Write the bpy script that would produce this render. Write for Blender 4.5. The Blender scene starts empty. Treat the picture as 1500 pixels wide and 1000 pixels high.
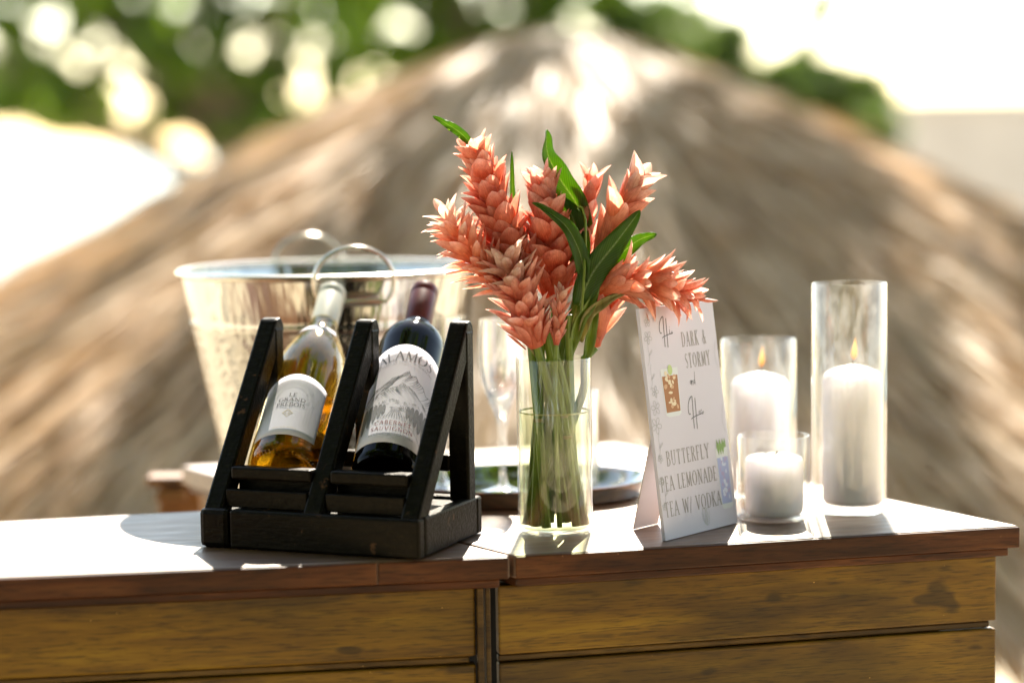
import bpy, bmesh, math, random
import numpy as np
from mathutils import Vector, Matrix, Euler, Quaternion
random.seed(7)
rng = np.random.default_rng(7)
S = bpy.context.scene
COL = S.collection
R = math.radians

# ------------------------------------------------------------------ camera
PITCH, ROLL = math.atan(285/3200), 0.015
CAMZ = 1.461
cam_d = bpy.data.cameras.new('camera')
cam = bpy.data.objects.new('camera', cam_d); COL.objects.link(cam)
FW = Vector((0, math.cos(PITCH), -math.sin(PITCH)))
UP0 = Vector((0, math.sin(PITCH), math.cos(PITCH)))
RT0 = Vector((1, 0, 0))
UPV = UP0*math.cos(ROLL) + RT0*math.sin(ROLL)
RTV = RT0*math.cos(ROLL) - UP0*math.sin(ROLL)
m = Matrix.Identity(4)
for i in range(3):
    m[i][0] = RTV[i]; m[i][1] = UPV[i]; m[i][2] = -FW[i]
m[2][3] = CAMZ
cam.matrix_world = m
cam_d.sensor_width = 36; cam_d.lens = 76.8
cam_d.clip_start = 0.05; cam_d.clip_end = 3000
cam_d.dof.use_dof = True
cam_d.dof.focus_distance = 2.295
cam_d.dof.aperture_fstop = 1.54
S.camera = cam

# ------------------------------------------------------------------ world, sun
SUN_EL, SUN_AZ = R(42), R(5)      # azimuth from +Y towards +X
w = bpy.data.worlds.new('World'); S.world = w; w.use_nodes = True
nt = w.node_tree; nt.nodes.clear()
sky = nt.nodes.new('ShaderNodeTexSky'); sky.sky_type = 'NISHITA'; sky.sun_disc = False
sky.sun_elevation = SUN_EL; sky.sun_rotation = SUN_AZ
sky.dust_density = 0.2; sky.air_density = 1.0; sky.ozone_density = 1.0
bg = nt.nodes.new('ShaderNodeBackground'); bg.inputs[1].default_value = 0.15
wo = nt.nodes.new('ShaderNodeOutputWorld')
wb = nt.nodes.new('ShaderNodeMix'); wb.data_type = 'RGBA'; wb.blend_type = 'MULTIPLY'; wb.inputs[0].default_value = 1
wb.inputs[7].default_value = (1.0, .845, .68, 1)      # the camera's warm white balance
nt.links.new(sky.outputs[0], wb.inputs[6]); nt.links.new(wb.outputs[2], bg.inputs[0]); nt.links.new(bg.outputs[0], wo.inputs[0])
sl = bpy.data.lights.new('sun', 'SUN'); sl.energy = 5.0; sl.angle = R(0.6); sl.color = (1, 0.91, 0.77)
so = bpy.data.objects.new('sun', sl); COL.objects.link(so)
sd = Vector((math.sin(SUN_AZ)*math.cos(SUN_EL), math.cos(SUN_AZ)*math.cos(SUN_EL), math.sin(SUN_EL)))
so.rotation_euler = (-sd).to_track_quat('-Z', 'Y').to_euler()
so.location = sd*20
S.view_settings.view_transform = 'Standard'; S.view_settings.look = 'None'
S.view_settings.exposure = 2.0; S.view_settings.gamma = 1
S.view_settings.use_curve_mapping = False
S.cycles.use_denoising = True
try: S.cycles.denoiser = 'OPENIMAGEDENOISE'
except Exception: pass
S.cycles.max_bounces = 14; S.cycles.transparent_max_bounces = 40
S.cycles.transmission_bounces = 12; S.cycles.glossy_bounces = 5; S.cycles.diffuse_bounces = 3
S.cycles.sample_clamp_indirect = 8
S.cycles.caustics_refractive = False

# ------------------------------------------------------------------ helpers
def ray(px, py):
    return (FW + RTV*((px-750)/3200) + UPV*((500-py)/3200))
def on_z(px, py, z):
    d = ray(px, py); t = (z-CAMZ)/d.z
    return Vector((0, 0, CAMZ)) + d*t
def at_y(px, py, y):
    d = ray(px, py); return Vector((0, 0, CAMZ)) + d*(y/d.y)
TZ = 1.05

class MB:
    def __init__(s): s.v = []; s.f = []; s.sm = []
    def add(s, vs, fs, smooth=False):
        o = len(s.v); s.v += [tuple(v) for v in vs]
        s.f += [tuple(i+o for i in f) for f in fs]; s.sm += [smooth]*len(fs)
    def box(s, x0, x1, y0, y1, z0, z1, M=None):
        vs = [Vector(p) for p in [(x0,y0,z0),(x1,y0,z0),(x1,y1,z0),(x0,y1,z0),(x0,y0,z1),(x1,y0,z1),(x1,y1,z1),(x0,y1,z1)]]
        if M: vs = [M @ v for v in vs]
        s.add(vs, [(0,3,2,1),(4,5,6,7),(0,1,5,4),(1,2,6,5),(2,3,7,6),(3,0,4,7)])
        return s
    def prism(s, poly, z0, z1, M=None):
        n = len(poly)
        vs = [Vector((p[0],p[1],z0)) for p in poly]+[Vector((p[0],p[1],z1)) for p in poly]
        if M: vs = [M @ v for v in vs]
        s.add(vs, [tuple(range(n-1,-1,-1)), tuple(range(n,2*n))]+[(i,(i+1)%n,n+(i+1)%n,n+i) for i in range(n)])
        return s
    def lathe(s, prof, seg=48, M=None, smooth=True, closed=False, sx=1, sy=1):
        vs = []; fs = []
        for r, z in prof:
            for k in range(seg):
                a = 2*math.pi*k/seg
                vs.append(Vector((r*sx*math.cos(a), r*sy*math.sin(a), z)))
        n = len(prof)
        for i in range(n if closed else n-1):
            j = (i+1) % n
            for k in range(seg):
                k2 = (k+1) % seg
                fs.append((i*seg+k, i*seg+k2, j*seg+k2, j*seg+k))
        if M: vs = [M @ v for v in vs]
        s.add(vs, fs, smooth); return s
    def tube(s, pts, rad, seg=10, smooth=True, cap=True, flat=1.0):
        pts = [Vector(p) for p in pts]; n = len(pts)
        if not hasattr(rad, '__len__'): rad = [rad]*n
        t0 = (pts[1]-pts[0]).normalized()
        ref = Vector((0,0,1)) if abs(t0.z) < 0.9 else Vector((0,1,0))
        u = t0.cross(ref).normalized(); vs = []; fs = []
        for i in range(n):
            t = (pts[min(i+1,n-1)]-pts[max(i-1,0)]).normalized()
            u = (u - t*u.dot(t)).normalized(); b = t.cross(u)
            for k in range(seg):
                a = 2*math.pi*k/seg
                vs.append(pts[i] + (u*math.cos(a)+b*math.sin(a)*flat)*rad[i])
        for i in range(n-1):
            for k in range(seg):
                k2 = (k+1)%seg
                fs.append((i*seg+k, i*seg+k2, (i+1)*seg+k2, (i+1)*seg+k))
        if cap:
            fs.append(tuple(range(seg-1,-1,-1))); fs.append(tuple((n-1)*seg+k for k in range(seg)))
        s.add(vs, fs, smooth); return s
    def mesh(s, name):
        me = bpy.data.meshes.new(name); me.from_pydata(s.v, [], s.f)
        me.polygons.foreach_set('use_smooth', s.sm)
        if any(s.sm): 
            me.set_sharp_from_angle(angle=R(38))
        me.update(); return me
    def build(s, name, mat, parent=None, bevel=0, M=None):
        o = bpy.data.objects.new(name, s.mesh(name)); COL.objects.link(o)
        if mat: o.data.materials.append(mat)
        if parent: o.parent = parent
        if M is not None: o.matrix_local = M
        if bevel:
            b = o.modifiers.new('bevel', 'BEVEL'); b.width = bevel; b.segments = 2; b.limit_method = 'ANGLE'
        return o
def tag(o, label=None, cat=None, group=None, kind=None):
    if label: o['label'] = label
    if cat: o['category'] = cat
    if group: o['group'] = group
    if kind: o['kind'] = kind
    return o
def thing(name, label, cat, loc=(0,0,0), group=None, M=None):
    o = bpy.data.objects.new(name, None); COL.objects.link(o)
    if M is not None: o.matrix_world = M
    else: o.location = loc
    o.empty_display_size = 0.05
    bpy.context.view_layer.update()
    return tag(o, label, cat, group)
def frame(orig, xdir, zdir=Vector((0,0,1))):
    x = Vector(xdir).normalized(); z = Vector(zdir); z = (z - x*z.dot(x)).normalized(); y = z.cross(x)
    M = Matrix.Identity(4)
    for i in range(3): M[i][0]=x[i]; M[i][1]=y[i]; M[i][2]=z[i]; M[i][3]=orig[i]
    return M

# ------------------------------------------------------------------ materials
def mat(name):
    m = bpy.data.materials.new(name); m.use_nodes = True; nt = m.node_tree
    return m, nt, nt.nodes['Principled BSDF'], nt.nodes['Material Output']
def N(nt, t, **kw):
    n = nt.nodes.new(t)
    for k, v in kw.items(): setattr(n, k, v)
    return n
def ramp(nt, fac, stops):
    r = N(nt, 'ShaderNodeValToRGB'); e = r.color_ramp.elements
    while len(e) > 1: e.remove(e[-1])
    e[0].position = stops[0][0]; e[0].color = (*stops[0][1], 1)
    for p, c in stops[1:]:
        x = e.new(p); x.color = (*c, 1)
    nt.links.new(fac, r.inputs[0]); return r
def g3(v): return (v, v, v)
def coords(nt, scale, kind='Object', rnd=True):
    tc = N(nt, 'ShaderNodeTexCoord'); mp = N(nt, 'ShaderNodeMapping'); mp.inputs['Scale'].default_value = scale
    nt.links.new(tc.outputs[kind], mp.inputs[0])
    if rnd:
        oi = N(nt, 'ShaderNodeObjectInfo'); mu = N(nt, 'ShaderNodeMath', operation='MULTIPLY'); mu.inputs[1].default_value = 37
        nt.links.new(oi.outputs['Random'], mu.inputs[0]); nt.links.new(mu.outputs[0], mp.inputs['Location'])
    return mp.outputs[0]
def noise(nt, co, scale, detail=4, rough=.55, dist=0):
    n = N(nt, 'ShaderNodeTexNoise'); n.inputs['Scale'].default_value = scale; n.inputs['Detail'].default_value = detail
    n.inputs['Roughness'].default_value = rough; n.inputs['Distortion'].default_value = dist
    nt.links.new(co, n.inputs['Vector']); return n.outputs[0]
def bump(nt, b, h, strength=.3, dist=.001, prev=None):
    n = N(nt, 'ShaderNodeBump'); n.inputs['Strength'].default_value = strength; n.inputs['Distance'].default_value = dist
    nt.links.new(h, n.inputs['Height'])
    nt.links.new(n.outputs[0], b.inputs['Normal']); return n
def mixc(nt, f, a, b, mode='MIX'):
    n = N(nt, 'ShaderNodeMix', data_type='RGBA', blend_type=mode)
    for sock, v in ((n.inputs[0], f), (n.inputs[6], a), (n.inputs[7], b)):
        if isinstance(v, (int, float)): sock.default_value = v
        elif isinstance(v, tuple): sock.default_value = (*v, 1)
        else: nt.links.new(v, sock)
    return n.outputs[2]
def plain(name, col, rough=.5, metal=0, coat=0, spec=.5, bumpy=0, bscale=300, var=.0):
    m, nt, b, o = mat(name)
    b.inputs['Base Color'].default_value = (*col, 1); b.inputs['Roughness'].default_value = rough
    b.inputs['Metallic'].default_value = metal; b.inputs['Coat Weight'].default_value = coat
    b.inputs['Coat Roughness'].default_value = .08
    b.inputs['Specular IOR Level'].default_value = spec
    co = coords(nt, (1,1,1), rnd=False)
    if var:
        n = noise(nt, co, bscale*.15, 5)
        r = ramp(nt, n, [(.3, tuple(c*(1-var) for c in col)), (.7, tuple(min(1, c*(1+var)) for c in col))])
        nt.links.new(r.outputs[0], b.inputs['Base Color'])
    if bumpy: bump(nt, b, noise(nt, co, bscale), bumpy, .0005)
    return m
def wood(name, dark, mid, light, rough=(.3,.5), grain=1, coat=.3, blot=.5, spec=.5):
    """long grain along local X, blotches of stain, knots"""
    m, nt, b, o = mat(name)
    c1 = coords(nt, (2.2*grain, 26*grain, 26*grain)); c2 = coords(nt, (1.5, 5, 5)); c3 = coords(nt, (9, 130, 130))
    g = noise(nt, c1, 3.0, 6, .6, .6); bl = noise(nt, c2, 2.2, 3, .5, .3); fi = noise(nt, c3, 4, 3, .6)
    base = ramp(nt, g, [(.28, dark), (.5, mid), (.72, light)]).outputs[0]
    blr = ramp(nt, bl, [(.38, g3(1-blot)), (.56, g3(1))]).outputs[0]
    c = mixc(nt, 1.0, base, blr, 'MULTIPLY')
    fr = ramp(nt, fi, [(.34, g3(.42)), (.5, g3(1))]).outputs[0]
    c = mixc(nt, .9, c, fr, 'MULTIPLY')
    # scattered pale scratches / dark nicks
    sc = ramp(nt, noise(nt, coords(nt, (30, 60, 60)), 5, 2, .5), [(.765, g3(0)), (.79, g3(1))]).outputs[0]
    c = mixc(nt, sc, c, tuple(min(1, x*2.2+.05) for x in light))
    kn = ramp(nt, noise(nt, coords(nt, (11, 30, 30)), 1.3, 1, .4), [(.24, g3(.25)), (.29, g3(1))]).outputs[0]
    c = mixc(nt, .8, c, kn, 'MULTIPLY')
    nt.links.new(c, b.inputs['Base Color'])
    rr = ramp(nt, noise(nt, coords(nt, (4, 14, 14)), 4, 4), [(.3, g3(rough[0])), (.7, g3(rough[1]))]).outputs[0]
    nt.links.new(rr, b.inputs['Roughness'])
    b.inputs['Coat Weight'].default_value = coat; b.inputs['Coat Roughness'].default_value = .25
    bump(nt, b, g, .35, .0012); b.inputs['Specular IOR Level'].default_value = spec
    return m
M = {}
M['top'] = wood('varnished_top_wood', (.08,.032,.014), (.16,.066,.028), (.24,.11,.048), (.36,.55), 1, .6, .3, .8)
M['top'].node_tree.nodes['Principled BSDF'].inputs['Coat Roughness'].default_value = .46
M['top'].node_tree.nodes['Principled BSDF'].inputs['Specular Tint'].default_value = (1, .88, .74, 1)
M['edge'] = wood('varnished_edge_wood', (.035,.010,.003), (.085,.025,.006), (.14,.048,.012), (.35,.5), 1, .05, .5, .2)
M['panel'] = wood('mustard_varnish_wood', (.080,.034,.0015), (.165,.080,.003), (.25,.135,.006), (.40,.55), .8, .10, .55, .25)
M['bead'] = wood('bead_wood', (.03,.014,.003), (.08,.04,.008), (.14,.075,.016), (.3,.5), .8, .05, .4, .2)
M['carcass'] = plain('dark_carcass', (.02,.012,.006), .8)
M['orange_wood'] = wood('warm_bare_wood', (.16,.06,.015), (.32,.14,.035), (.42,.2,.06), (.35,.5), .8, .2, .3)

def black_paint():
    m, nt, b, o = mat('worn_black_paint')
    b.inputs['Specular Tint'].default_value = (1, .86, .66, 1); co = coords(nt, (1,1,1))
    n = noise(nt, co, 160, 5, .6); n2 = noise(nt, coords(nt, (30,170,170)), 2, 4, .6); n3 = noise(nt, co, 38, 4, .65)
    c = ramp(nt, n, [(.35, (.0012,.0008,.0004)), (.6, (.003,.0022,.001)), (.75, (.012,.009,.004))]).outputs[0]
    w_ = ramp(nt, n3, [(.655, g3(0)), (.70, g3(1))]).outputs[0]
    c = mixc(nt, w_, c, (.06,.028,.012))
    nt.links.new(c, b.inputs['Base Color'])
    r = ramp(nt, n2, [(.3, g3(.3)), (.7, g3(.52))]).outputs[0]
    nt.links.new(r, b.inputs['Roughness']); b.inputs['Specular IOR Level'].default_value = .12
    ad = N(nt, 'ShaderNodeMath', operation='ADD'); nt.links.new(n2, ad.inputs[0]); nt.links.new(n, ad.inputs[1])
    bump(nt, b, ad.outputs[0], .5, .0012)
    return m
M['black'] = black_paint()

def glassy(name, tint=(1,1,1), base=.05, power=3.0, edge=.85, rough=.02, smear=0, gcol=(1,1,1)):
    m, nt, b, o = mat(name); nt.nodes.remove(b)
    lw = N(nt, 'ShaderNodeLayerWeight'); lw.inputs[0].default_value = .5
    pw = N(nt, 'ShaderNodeMath', operation='POWER'); pw.inputs[1].default_value = power
    ml = N(nt, 'ShaderNodeMath', operation='MULTIPLY_ADD'); ml.inputs[1].default_value = edge; ml.inputs[2].default_value = base
    nt.links.new(lw.outputs['Facing'], pw.inputs[0]); nt.links.new(pw.outputs[0], ml.inputs[0])
    tr = N(nt, 'ShaderNodeBsdfTransparent'); tr.inputs[0].default_value = (*tint, 1)
    gl = N(nt, 'ShaderNodeBsdfGlossy'); gl.inputs['Roughness'].default_value = rough; gl.inputs[0].default_value = (*gcol, 1)
    mx = N(nt, 'ShaderNodeMixShader')
    nt.links.new(ml.outputs[0], mx.inputs[0]); nt.links.new(tr.outputs[0], mx.inputs[1]); nt.links.new(gl.outputs[0], mx.inputs[2])
    out = mx.outputs[0]
    if smear:   # wax film and finger marks on the glass
        co = coords(nt, (1,1,.45)); n = noise(nt, co, 45, 5, .6, .5)
        r = ramp(nt, n, [(.42, g3(0)), (.75, g3(smear))])
        d = N(nt, 'ShaderNodeBsdfTranslucent'); d.inputs[0].default_value = (.9,.88,.85,1)
        m2 = N(nt, 'ShaderNodeMixShader'); nt.links.new(r.outputs[0], m2.inputs[0]); nt.links.new(out, m2.inputs[1]); nt.links.new(d.outputs[0], m2.inputs[2])
        out = m2.outputs[0]
        bp = N(nt, 'ShaderNodeBump'); bp.inputs['Strength'].default_value = .25; bp.inputs['Distance'].default_value = .002
        nt.links.new(noise(nt, co, 30, 2), bp.inputs['Height']); nt.links.new(bp.outputs[0], gl.inputs['Normal'])
    nt.links.new(out, o.inputs[0]); return m
M['clear'] = glassy('clear_glass')
M['hurr'] = glassy('candle_glass', (.985,.985,.97), .045, 3.4, .9, .03, .06)
M['flute'] = glassy('flute_glass', (.98,.98,.98), .20, 1.5, .8, .05, .12)
M['vase'] = glassy('vase_glass', (.985,.99,.96), .045, 3.4, .85, .015, .02)
M['btl'] = glassy('pale_gold_bottle_glass', (.97,.84,.44), .04, 3.0, .8, .03, 0, (1,.95,.8))

def refr(name, col, ior=1.33, tmix=.35, rough=0.0):
    m, nt, b, o = mat(name); nt.nodes.remove(b)
    rf = N(nt, 'ShaderNodeBsdfRefraction'); rf.inputs[0].default_value = (*col, 1); rf.inputs['IOR'].default_value = ior; rf.inputs['Roughness'].default_value = rough
    tr = N(nt, 'ShaderNodeBsdfTransparent'); tr.inputs[0].default_value = (*col, 1)
    mx = N(nt, 'ShaderNodeMixShader'); mx.inputs[0].default_value = tmix
    nt.links.new(rf.outputs[0], mx.inputs[1]); nt.links.new(tr.outputs[0], mx.inputs[2])
    gl = N(nt, 'ShaderNodeBsdfGlossy'); gl.inputs['Roughness'].default_value = .02
    m2 = N(nt, 'ShaderNodeMixShader'); m2.inputs[0].default_value = .05
    nt.links.new(mx.outputs[0], m2.inputs[1]); nt.links.new(gl.outputs[0], m2.inputs[2])
    nt.links.new(m2.outputs[0], o.inputs[0]); return m
M['water_v'] = glassy('vase_water', (.95,.97,.84), .05, 3.5, .5, .01)
M['meniscus'] = plain('meniscus', (.30,.30,.10), .1)
M['gold_core'] = refr('gold_core', (.995,.90,.54), 1.18, .25)
M['amber'] = refr('amber_wine', (.99,.74,.22), 1.34, .55)
M['dark_glass'] = plain('dark_bottle_glass', (.0012,.0008,.0007), .06, 0, 0, .14)
M['cap_white'] = plain('white_capsule', (.52,.52,.44), .42, 0, .1, .5, .05)
M['cap_red'] = plain('oxblood_capsule', (.10,.012,.007), .4, 0, 0, .3, .05)
M['cork_band'] = plain('dark_neck_band', (.01,.008,.006), .3)
M['paper'] = plain('label_paper', (.55,.53,.58), .7, 0, 0, .3, .05, 900)
M['card'] = plain('card_white', (.60,.57,.67), .6, 0, 0, .3, .04, 700)
M['card_edge'] = plain('card_edge', (.60,.56,.52), .7)
for k, c in dict(ink=(.03,.03,.035), ink_grey=(.20,.20,.22), ink_sign=(.30,.28,.29), ink_hand=(.10,.10,.11), ink_line=(.36,.36,.38), ink_light=(.5,.5,.52), ink_red=(.17,.012,.012), ink_gold=(.42,.33,.18),
                 ink_taupe=(.2,.17,.16), drink_brown=(.36,.16,.07), drink_tan=(.58,.36,.22), drink_cream=(.74,.62,.46), lime=(.45,.55,.25),
                 drink_blue=(.38,.42,.70), drink_violet=(.45,.38,.62), drink_pale=(.62,.66,.84), mint=(.22,.34,.12), print_glass=(.66,.68,.72)).items():
    M[k] = plain(k, c, .7)
M['silver'] = plain('polished_steel', (.70,.65,.57), .24, 1, 0, .5, .12, 40)
M['tray_steel'] = plain('tray_steel', (.50,.48,.44), .09, 1, 0, .5, .1, 40)
def bucket_mat():
    m, nt, b, o = mat('galvanised_steel')
    b.inputs['Metallic'].default_value = .9
    co = coords(nt, (1,1,1), rnd=False)
    v = N(nt, 'ShaderNodeTexVoronoi'); v.inputs['Scale'].default_value = 95; nt.links.new(co, v.inputs[0])
    c = ramp(nt, noise(nt, co, 14, 4), [(.3, (.38,.37,.345)), (.7, (.50,.49,.455))]).outputs[0]
    nt.links.new(c, b.inputs['Base Color']); b.inputs['Roughness'].default_value = .22
    bump(nt, b, v.outputs['Distance'], .55, .002)
    return m
def add_streaks(m, st=.5):
    nt = m.node_tree; b = nt.nodes['Principled BSDF']
    n = noise(nt, coords(nt, (26,26,1.2), rnd=False), 1.0, 3)
    bp = N(nt, 'ShaderNodeBump'); bp.inputs['Strength'].default_value = st; bp.inputs['Distance'].default_value = .012
    nt.links.new(n, bp.inputs['Height'])
    if b.inputs['Normal'].links: nt.links.new(bp.outputs[0], b.inputs['Normal'].links[0].from_node.inputs['Normal'])
    else: nt.links.new(bp.outputs[0], b.inputs['Normal'])
M['bucket_rough'] = bucket_mat(); add_streaks(M['bucket_rough'], .3)
M['bucket'] = plain('bright_steel', (.54,.535,.51), .15, 1, 0, .5, .2, 9)
add_streaks(M['bucket'], .45)
def wax():
    m, nt, b, o = mat('white_wax')
    b.inputs['Base Color'].default_value = (.80,.77,.83,1); b.inputs['Roughness'].default_value = .45
    b.inputs['Subsurface Weight'].default_value = .7; b.inputs['Subsurface Radius'].default_value = (.03,.027,.024)
    b.inputs['Subsurface Scale'].default_value = .6
    return m
M['wax'] = wax()
M['wick'] = plain('wick', (.05,.04,.03), .9)
def flame():
    m, nt, b, o = mat('flame'); nt.nodes.remove(b)
    tc = N(nt, 'ShaderNodeTexCoord'); sp = N(nt, 'ShaderNodeSeparateXYZ'); nt.links.new(tc.outputs['Generated'], sp.inputs[0])
    r = ramp(nt, sp.outputs[2], [(0, (.5,.12,.01)), (.3, (1,.42,.06)), (.7, (1,.60,.16)), (1, (1,.32,.03))])
    e = N(nt, 'ShaderNodeEmission'); e.inputs[1].default_value = .42; nt.links.new(r.outputs[0], e.inputs[0])
    t = N(nt, 'ShaderNodeBsdfTransparent'); mx = N(nt, 'ShaderNodeMixShader')
    lw = N(nt, 'ShaderNodeLayerWeight'); lw.inputs[0].default_value = .35; nt.links.new(lw.outputs['Facing'], mx.inputs[0])
    nt.links.new(e.outputs[0], mx.inputs[1]); nt.links.new(t.outputs[0], mx.inputs[2]); nt.links.new(mx.outputs[0], o.inputs[0])
    return m
M['flame'] = flame()
def leafy(name, c_dark, c_light, trans=.5, rough=.35, bmp=.25, veins=True, grad=None, tcol=None):
    m, nt, b, o = mat(name)
    oi = N(nt, 'ShaderNodeObjectInfo'); co = coords(nt, (60,8,8))
    n = noise(nt, co, 3, 3)
    if grad:
        tc = N(nt, 'ShaderNodeTexCoord'); sp = N(nt, 'ShaderNodeSeparateXYZ'); nt.links.new(tc.outputs['Generated'], sp.inputs[0])
        c = ramp(nt, sp.outputs[2], grad).outputs[0]
        vn = noise(nt, coords(nt, (55, 55, 2.5)), 1.0, 3, .6)
        c = mixc(nt, .8, c, ramp(nt, vn, [(.3, (.80,.64,.60)), (.55, g3(1)), (.72, (1.2,1.2,1.15))]).outputs[0], 'MULTIPLY')
        bl = noise(nt, coords(nt, (3, 3, 3)), 1.6, 3, .6)
        c = mixc(nt, .6, c, ramp(nt, bl, [(.32, (.75,.5,.45)), (.5, g3(1)), (.7, (1.1,1.35,1.4))]).outputs[0], 'MULTIPLY')
        hs = N(nt, 'ShaderNodeHueSaturation'); mr = N(nt, 'ShaderNodeMapRange'); mr.inputs[3].default_value = .82; mr.inputs[4].default_value = 1.12
        nt.links.new(oi.outputs['Random'], mr.inputs[0]); nt.links.new(mr.outputs[0], hs.inputs['Value'])
        nt.links.new(c, hs.inputs['Color']); c = hs.outputs[0]
    else:
        c = ramp(nt, n, [(.3, c_dark), (.7, c_light)]).outputs[0]
    nt.links.new(c, b.inputs['Base Color']); b.inputs['Roughness'].default_value = rough
    t = N(nt, 'ShaderNodeBsdfTranslucent')
    if tcol: t.inputs[0].default_value = (*tcol, 1)
    else: nt.links.new(c, t.inputs[0])
    mx = N(nt, 'ShaderNodeMixShader'); mx.inputs[0].default_value = trans
    nt.links.new(b.outputs[0], mx.inputs[1]); nt.links.new(t.outputs[0], mx.inputs[2]); nt.links.new(mx.outputs[0], o.inputs[0])
    if bmp: bump(nt, b, n, bmp, .0008)
    return m
M['leaf'] = leafy('glossy_leaf', (.03,.08,.008), (.055,.13,.012), .5, .36, tcol=(.30,.50,.03))
M['stem'] = leafy('green_stem', (.10,.17,.015), (.20,.27,.03), .25, .35)
M['sheath'] = leafy('pale_sheath', (.22,.2,.06), (.4,.33,.12), .4, .4)
M['coral'] = leafy('coral_bract', None, None, .6, .38, grad=[(0,(.66,.10,.035)), (.5,(.80,.20,.10)), (.8,(.84,.32,.22)), (1,(.86,.46,.37))])
M['pink'] = leafy('pink_bract', None, None, .6, .38, grad=[(0,(.68,.17,.09)), (.5,(.81,.33,.22)), (.85,(.86,.46,.36)), (1,(.88,.58,.49))])
M['orange'] = leafy('orange_bract', None, None, .6, .38, grad=[(0,(.76,.22,.08)), (.5,(.84,.34,.19)), (.85,(.87,.46,.34)), (1,(.88,.58,.48))])
M['pale'] = leafy('pale_bud', None, None, .6, .38, grad=[(0,(.66,.26,.15)), (.5,(.72,.40,.29)), (1,(.80,.63,.53))])
M['tree_leaf'] = leafy('tree_leaf', (.035,.08,.008), (.07,.13,.012), .55, .17, 0, tcol=(.22,.36,.015))
M['tree_leaf2'] = leafy('olive_tree_leaf', (.04,.075,.012), (.075,.125,.025), .55, .19, 0, tcol=(.16,.24,.045))
M['bark'] = plain('bark', (.13,.10,.07), .9, 0, 0, .3, .5, 30, .3)
def leaf_veins(m):
    nt = m.node_tree; b = nt.nodes['Principled BSDF']; src = b.inputs['Base Color'].links[0].from_socket
    a = N(nt, 'ShaderNodeAttribute'); a.attribute_name = 'across'; l = N(nt, 'ShaderNodeAttribute'); l.attribute_name = 'along'
    ab = N(nt, 'ShaderNodeMath', operation='ABSOLUTE'); nt.links.new(a.outputs['Fac'], ab.inputs[0])
    rib = ramp(nt, ab.outputs[0], [(0, g3(1)), (.05, g3(.8)), (.10, g3(0))]).outputs[0]
    # side veins run off the midrib at a low angle
    m1 = N(nt, 'ShaderNodeMath', operation='MULTIPLY_ADD'); m1.inputs[1].default_value = -.22; nt.links.new(ab.outputs[0], m1.inputs[0]); nt.links.new(l.outputs['Fac'], m1.inputs[2])
    m2 = N(nt, 'ShaderNodeMath', operation='MULTIPLY'); m2.inputs[1].default_value = 150; nt.links.new(m1.outputs[0], m2.inputs[0])
    m3 = N(nt, 'ShaderNodeMath', operation='SINE'); nt.links.new(m2.outputs[0], m3.inputs[0])
    c = mixc(nt, rib, src, (.30,.42,.12))
    vr = ramp(nt, m3.outputs[0], [(0, g3(.72)), (.6, g3(1.05))]).outputs[0]
    c = mixc(nt, .8, c, vr, 'MULTIPLY'); nt.links.new(c, b.inputs['Base Color'])
    t = [n for n in nt.nodes if n.type == 'BSDF_TRANSLUCENT'][0]
    nt.links.new(mixc(nt, .8, mixc(nt, rib, tuple(t.inputs[0].default_value)[:3], (.5,.6,.2)), vr, 'MULTIPLY'), t.inputs[0])
    bn = N(nt, 'ShaderNodeBump'); bn.inputs['Strength'].default_value = .4; bn.inputs['Distance'].default_value = .0006
    nt.links.new(m3.outputs[0], bn.inputs['Height']); nt.links.new(bn.outputs[0], b.inputs['Normal'])
leaf_veins(M['leaf'])
def thatch():
    m, nt, b, o = mat('dry_thatch')
    at = N(nt, 'ShaderNodeAttribute'); at.attribute_name = 'tone'
    r = ramp(nt, at.outputs['Fac'], [(0,(.40,.23,.10)), (.35,(.55,.35,.17)), (.7,(.66,.46,.25)), (1,(.76,.57,.36))])
    nt.links.new(r.outputs[0], b.inputs['Base Color']); b.inputs['Roughness'].default_value = .5
    b.inputs['Specular IOR Level'].default_value = .45
    t = N(nt, 'ShaderNodeBsdfTranslucent'); nt.links.new(r.outputs[0], t.inputs[0])
    mx = N(nt, 'ShaderNodeMixShader'); mx.inputs[0].default_value = .25
    nt.links.new(b.outputs[0], mx.inputs[1]); nt.links.new(t.outputs[0], mx.inputs[2]); nt.links.new(mx.outputs[0], o.inputs[0])
    return m
M['thatch'] = thatch()
M['thatch_base'] = plain('thatch_under', (.20,.15,.10), .9, 0, 0, .2, .6, 40, .4)
M['plaster'] = plain('weathered_plaster', (.56,.51,.45), .85, 0, 0, .3, .2, 20, .12)
M['sand'] = plain('pale_sand', (.52,.43,.30), .9, 0, 0, .3, .6, 30, .15)
def sea():
    m, nt, b, o = mat('sea_water')
    b.inputs['Base Color'].default_value = (.10,.22,.24,1); b.inputs['Roughness'].default_value = .25; b.inputs['IOR'].default_value = 1.33
    co = coords(nt, (1,2,1), rnd=False); bump(nt, b, noise(nt, co, .8, 6), 1, .6); return m
M['sea'] = sea()

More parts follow.
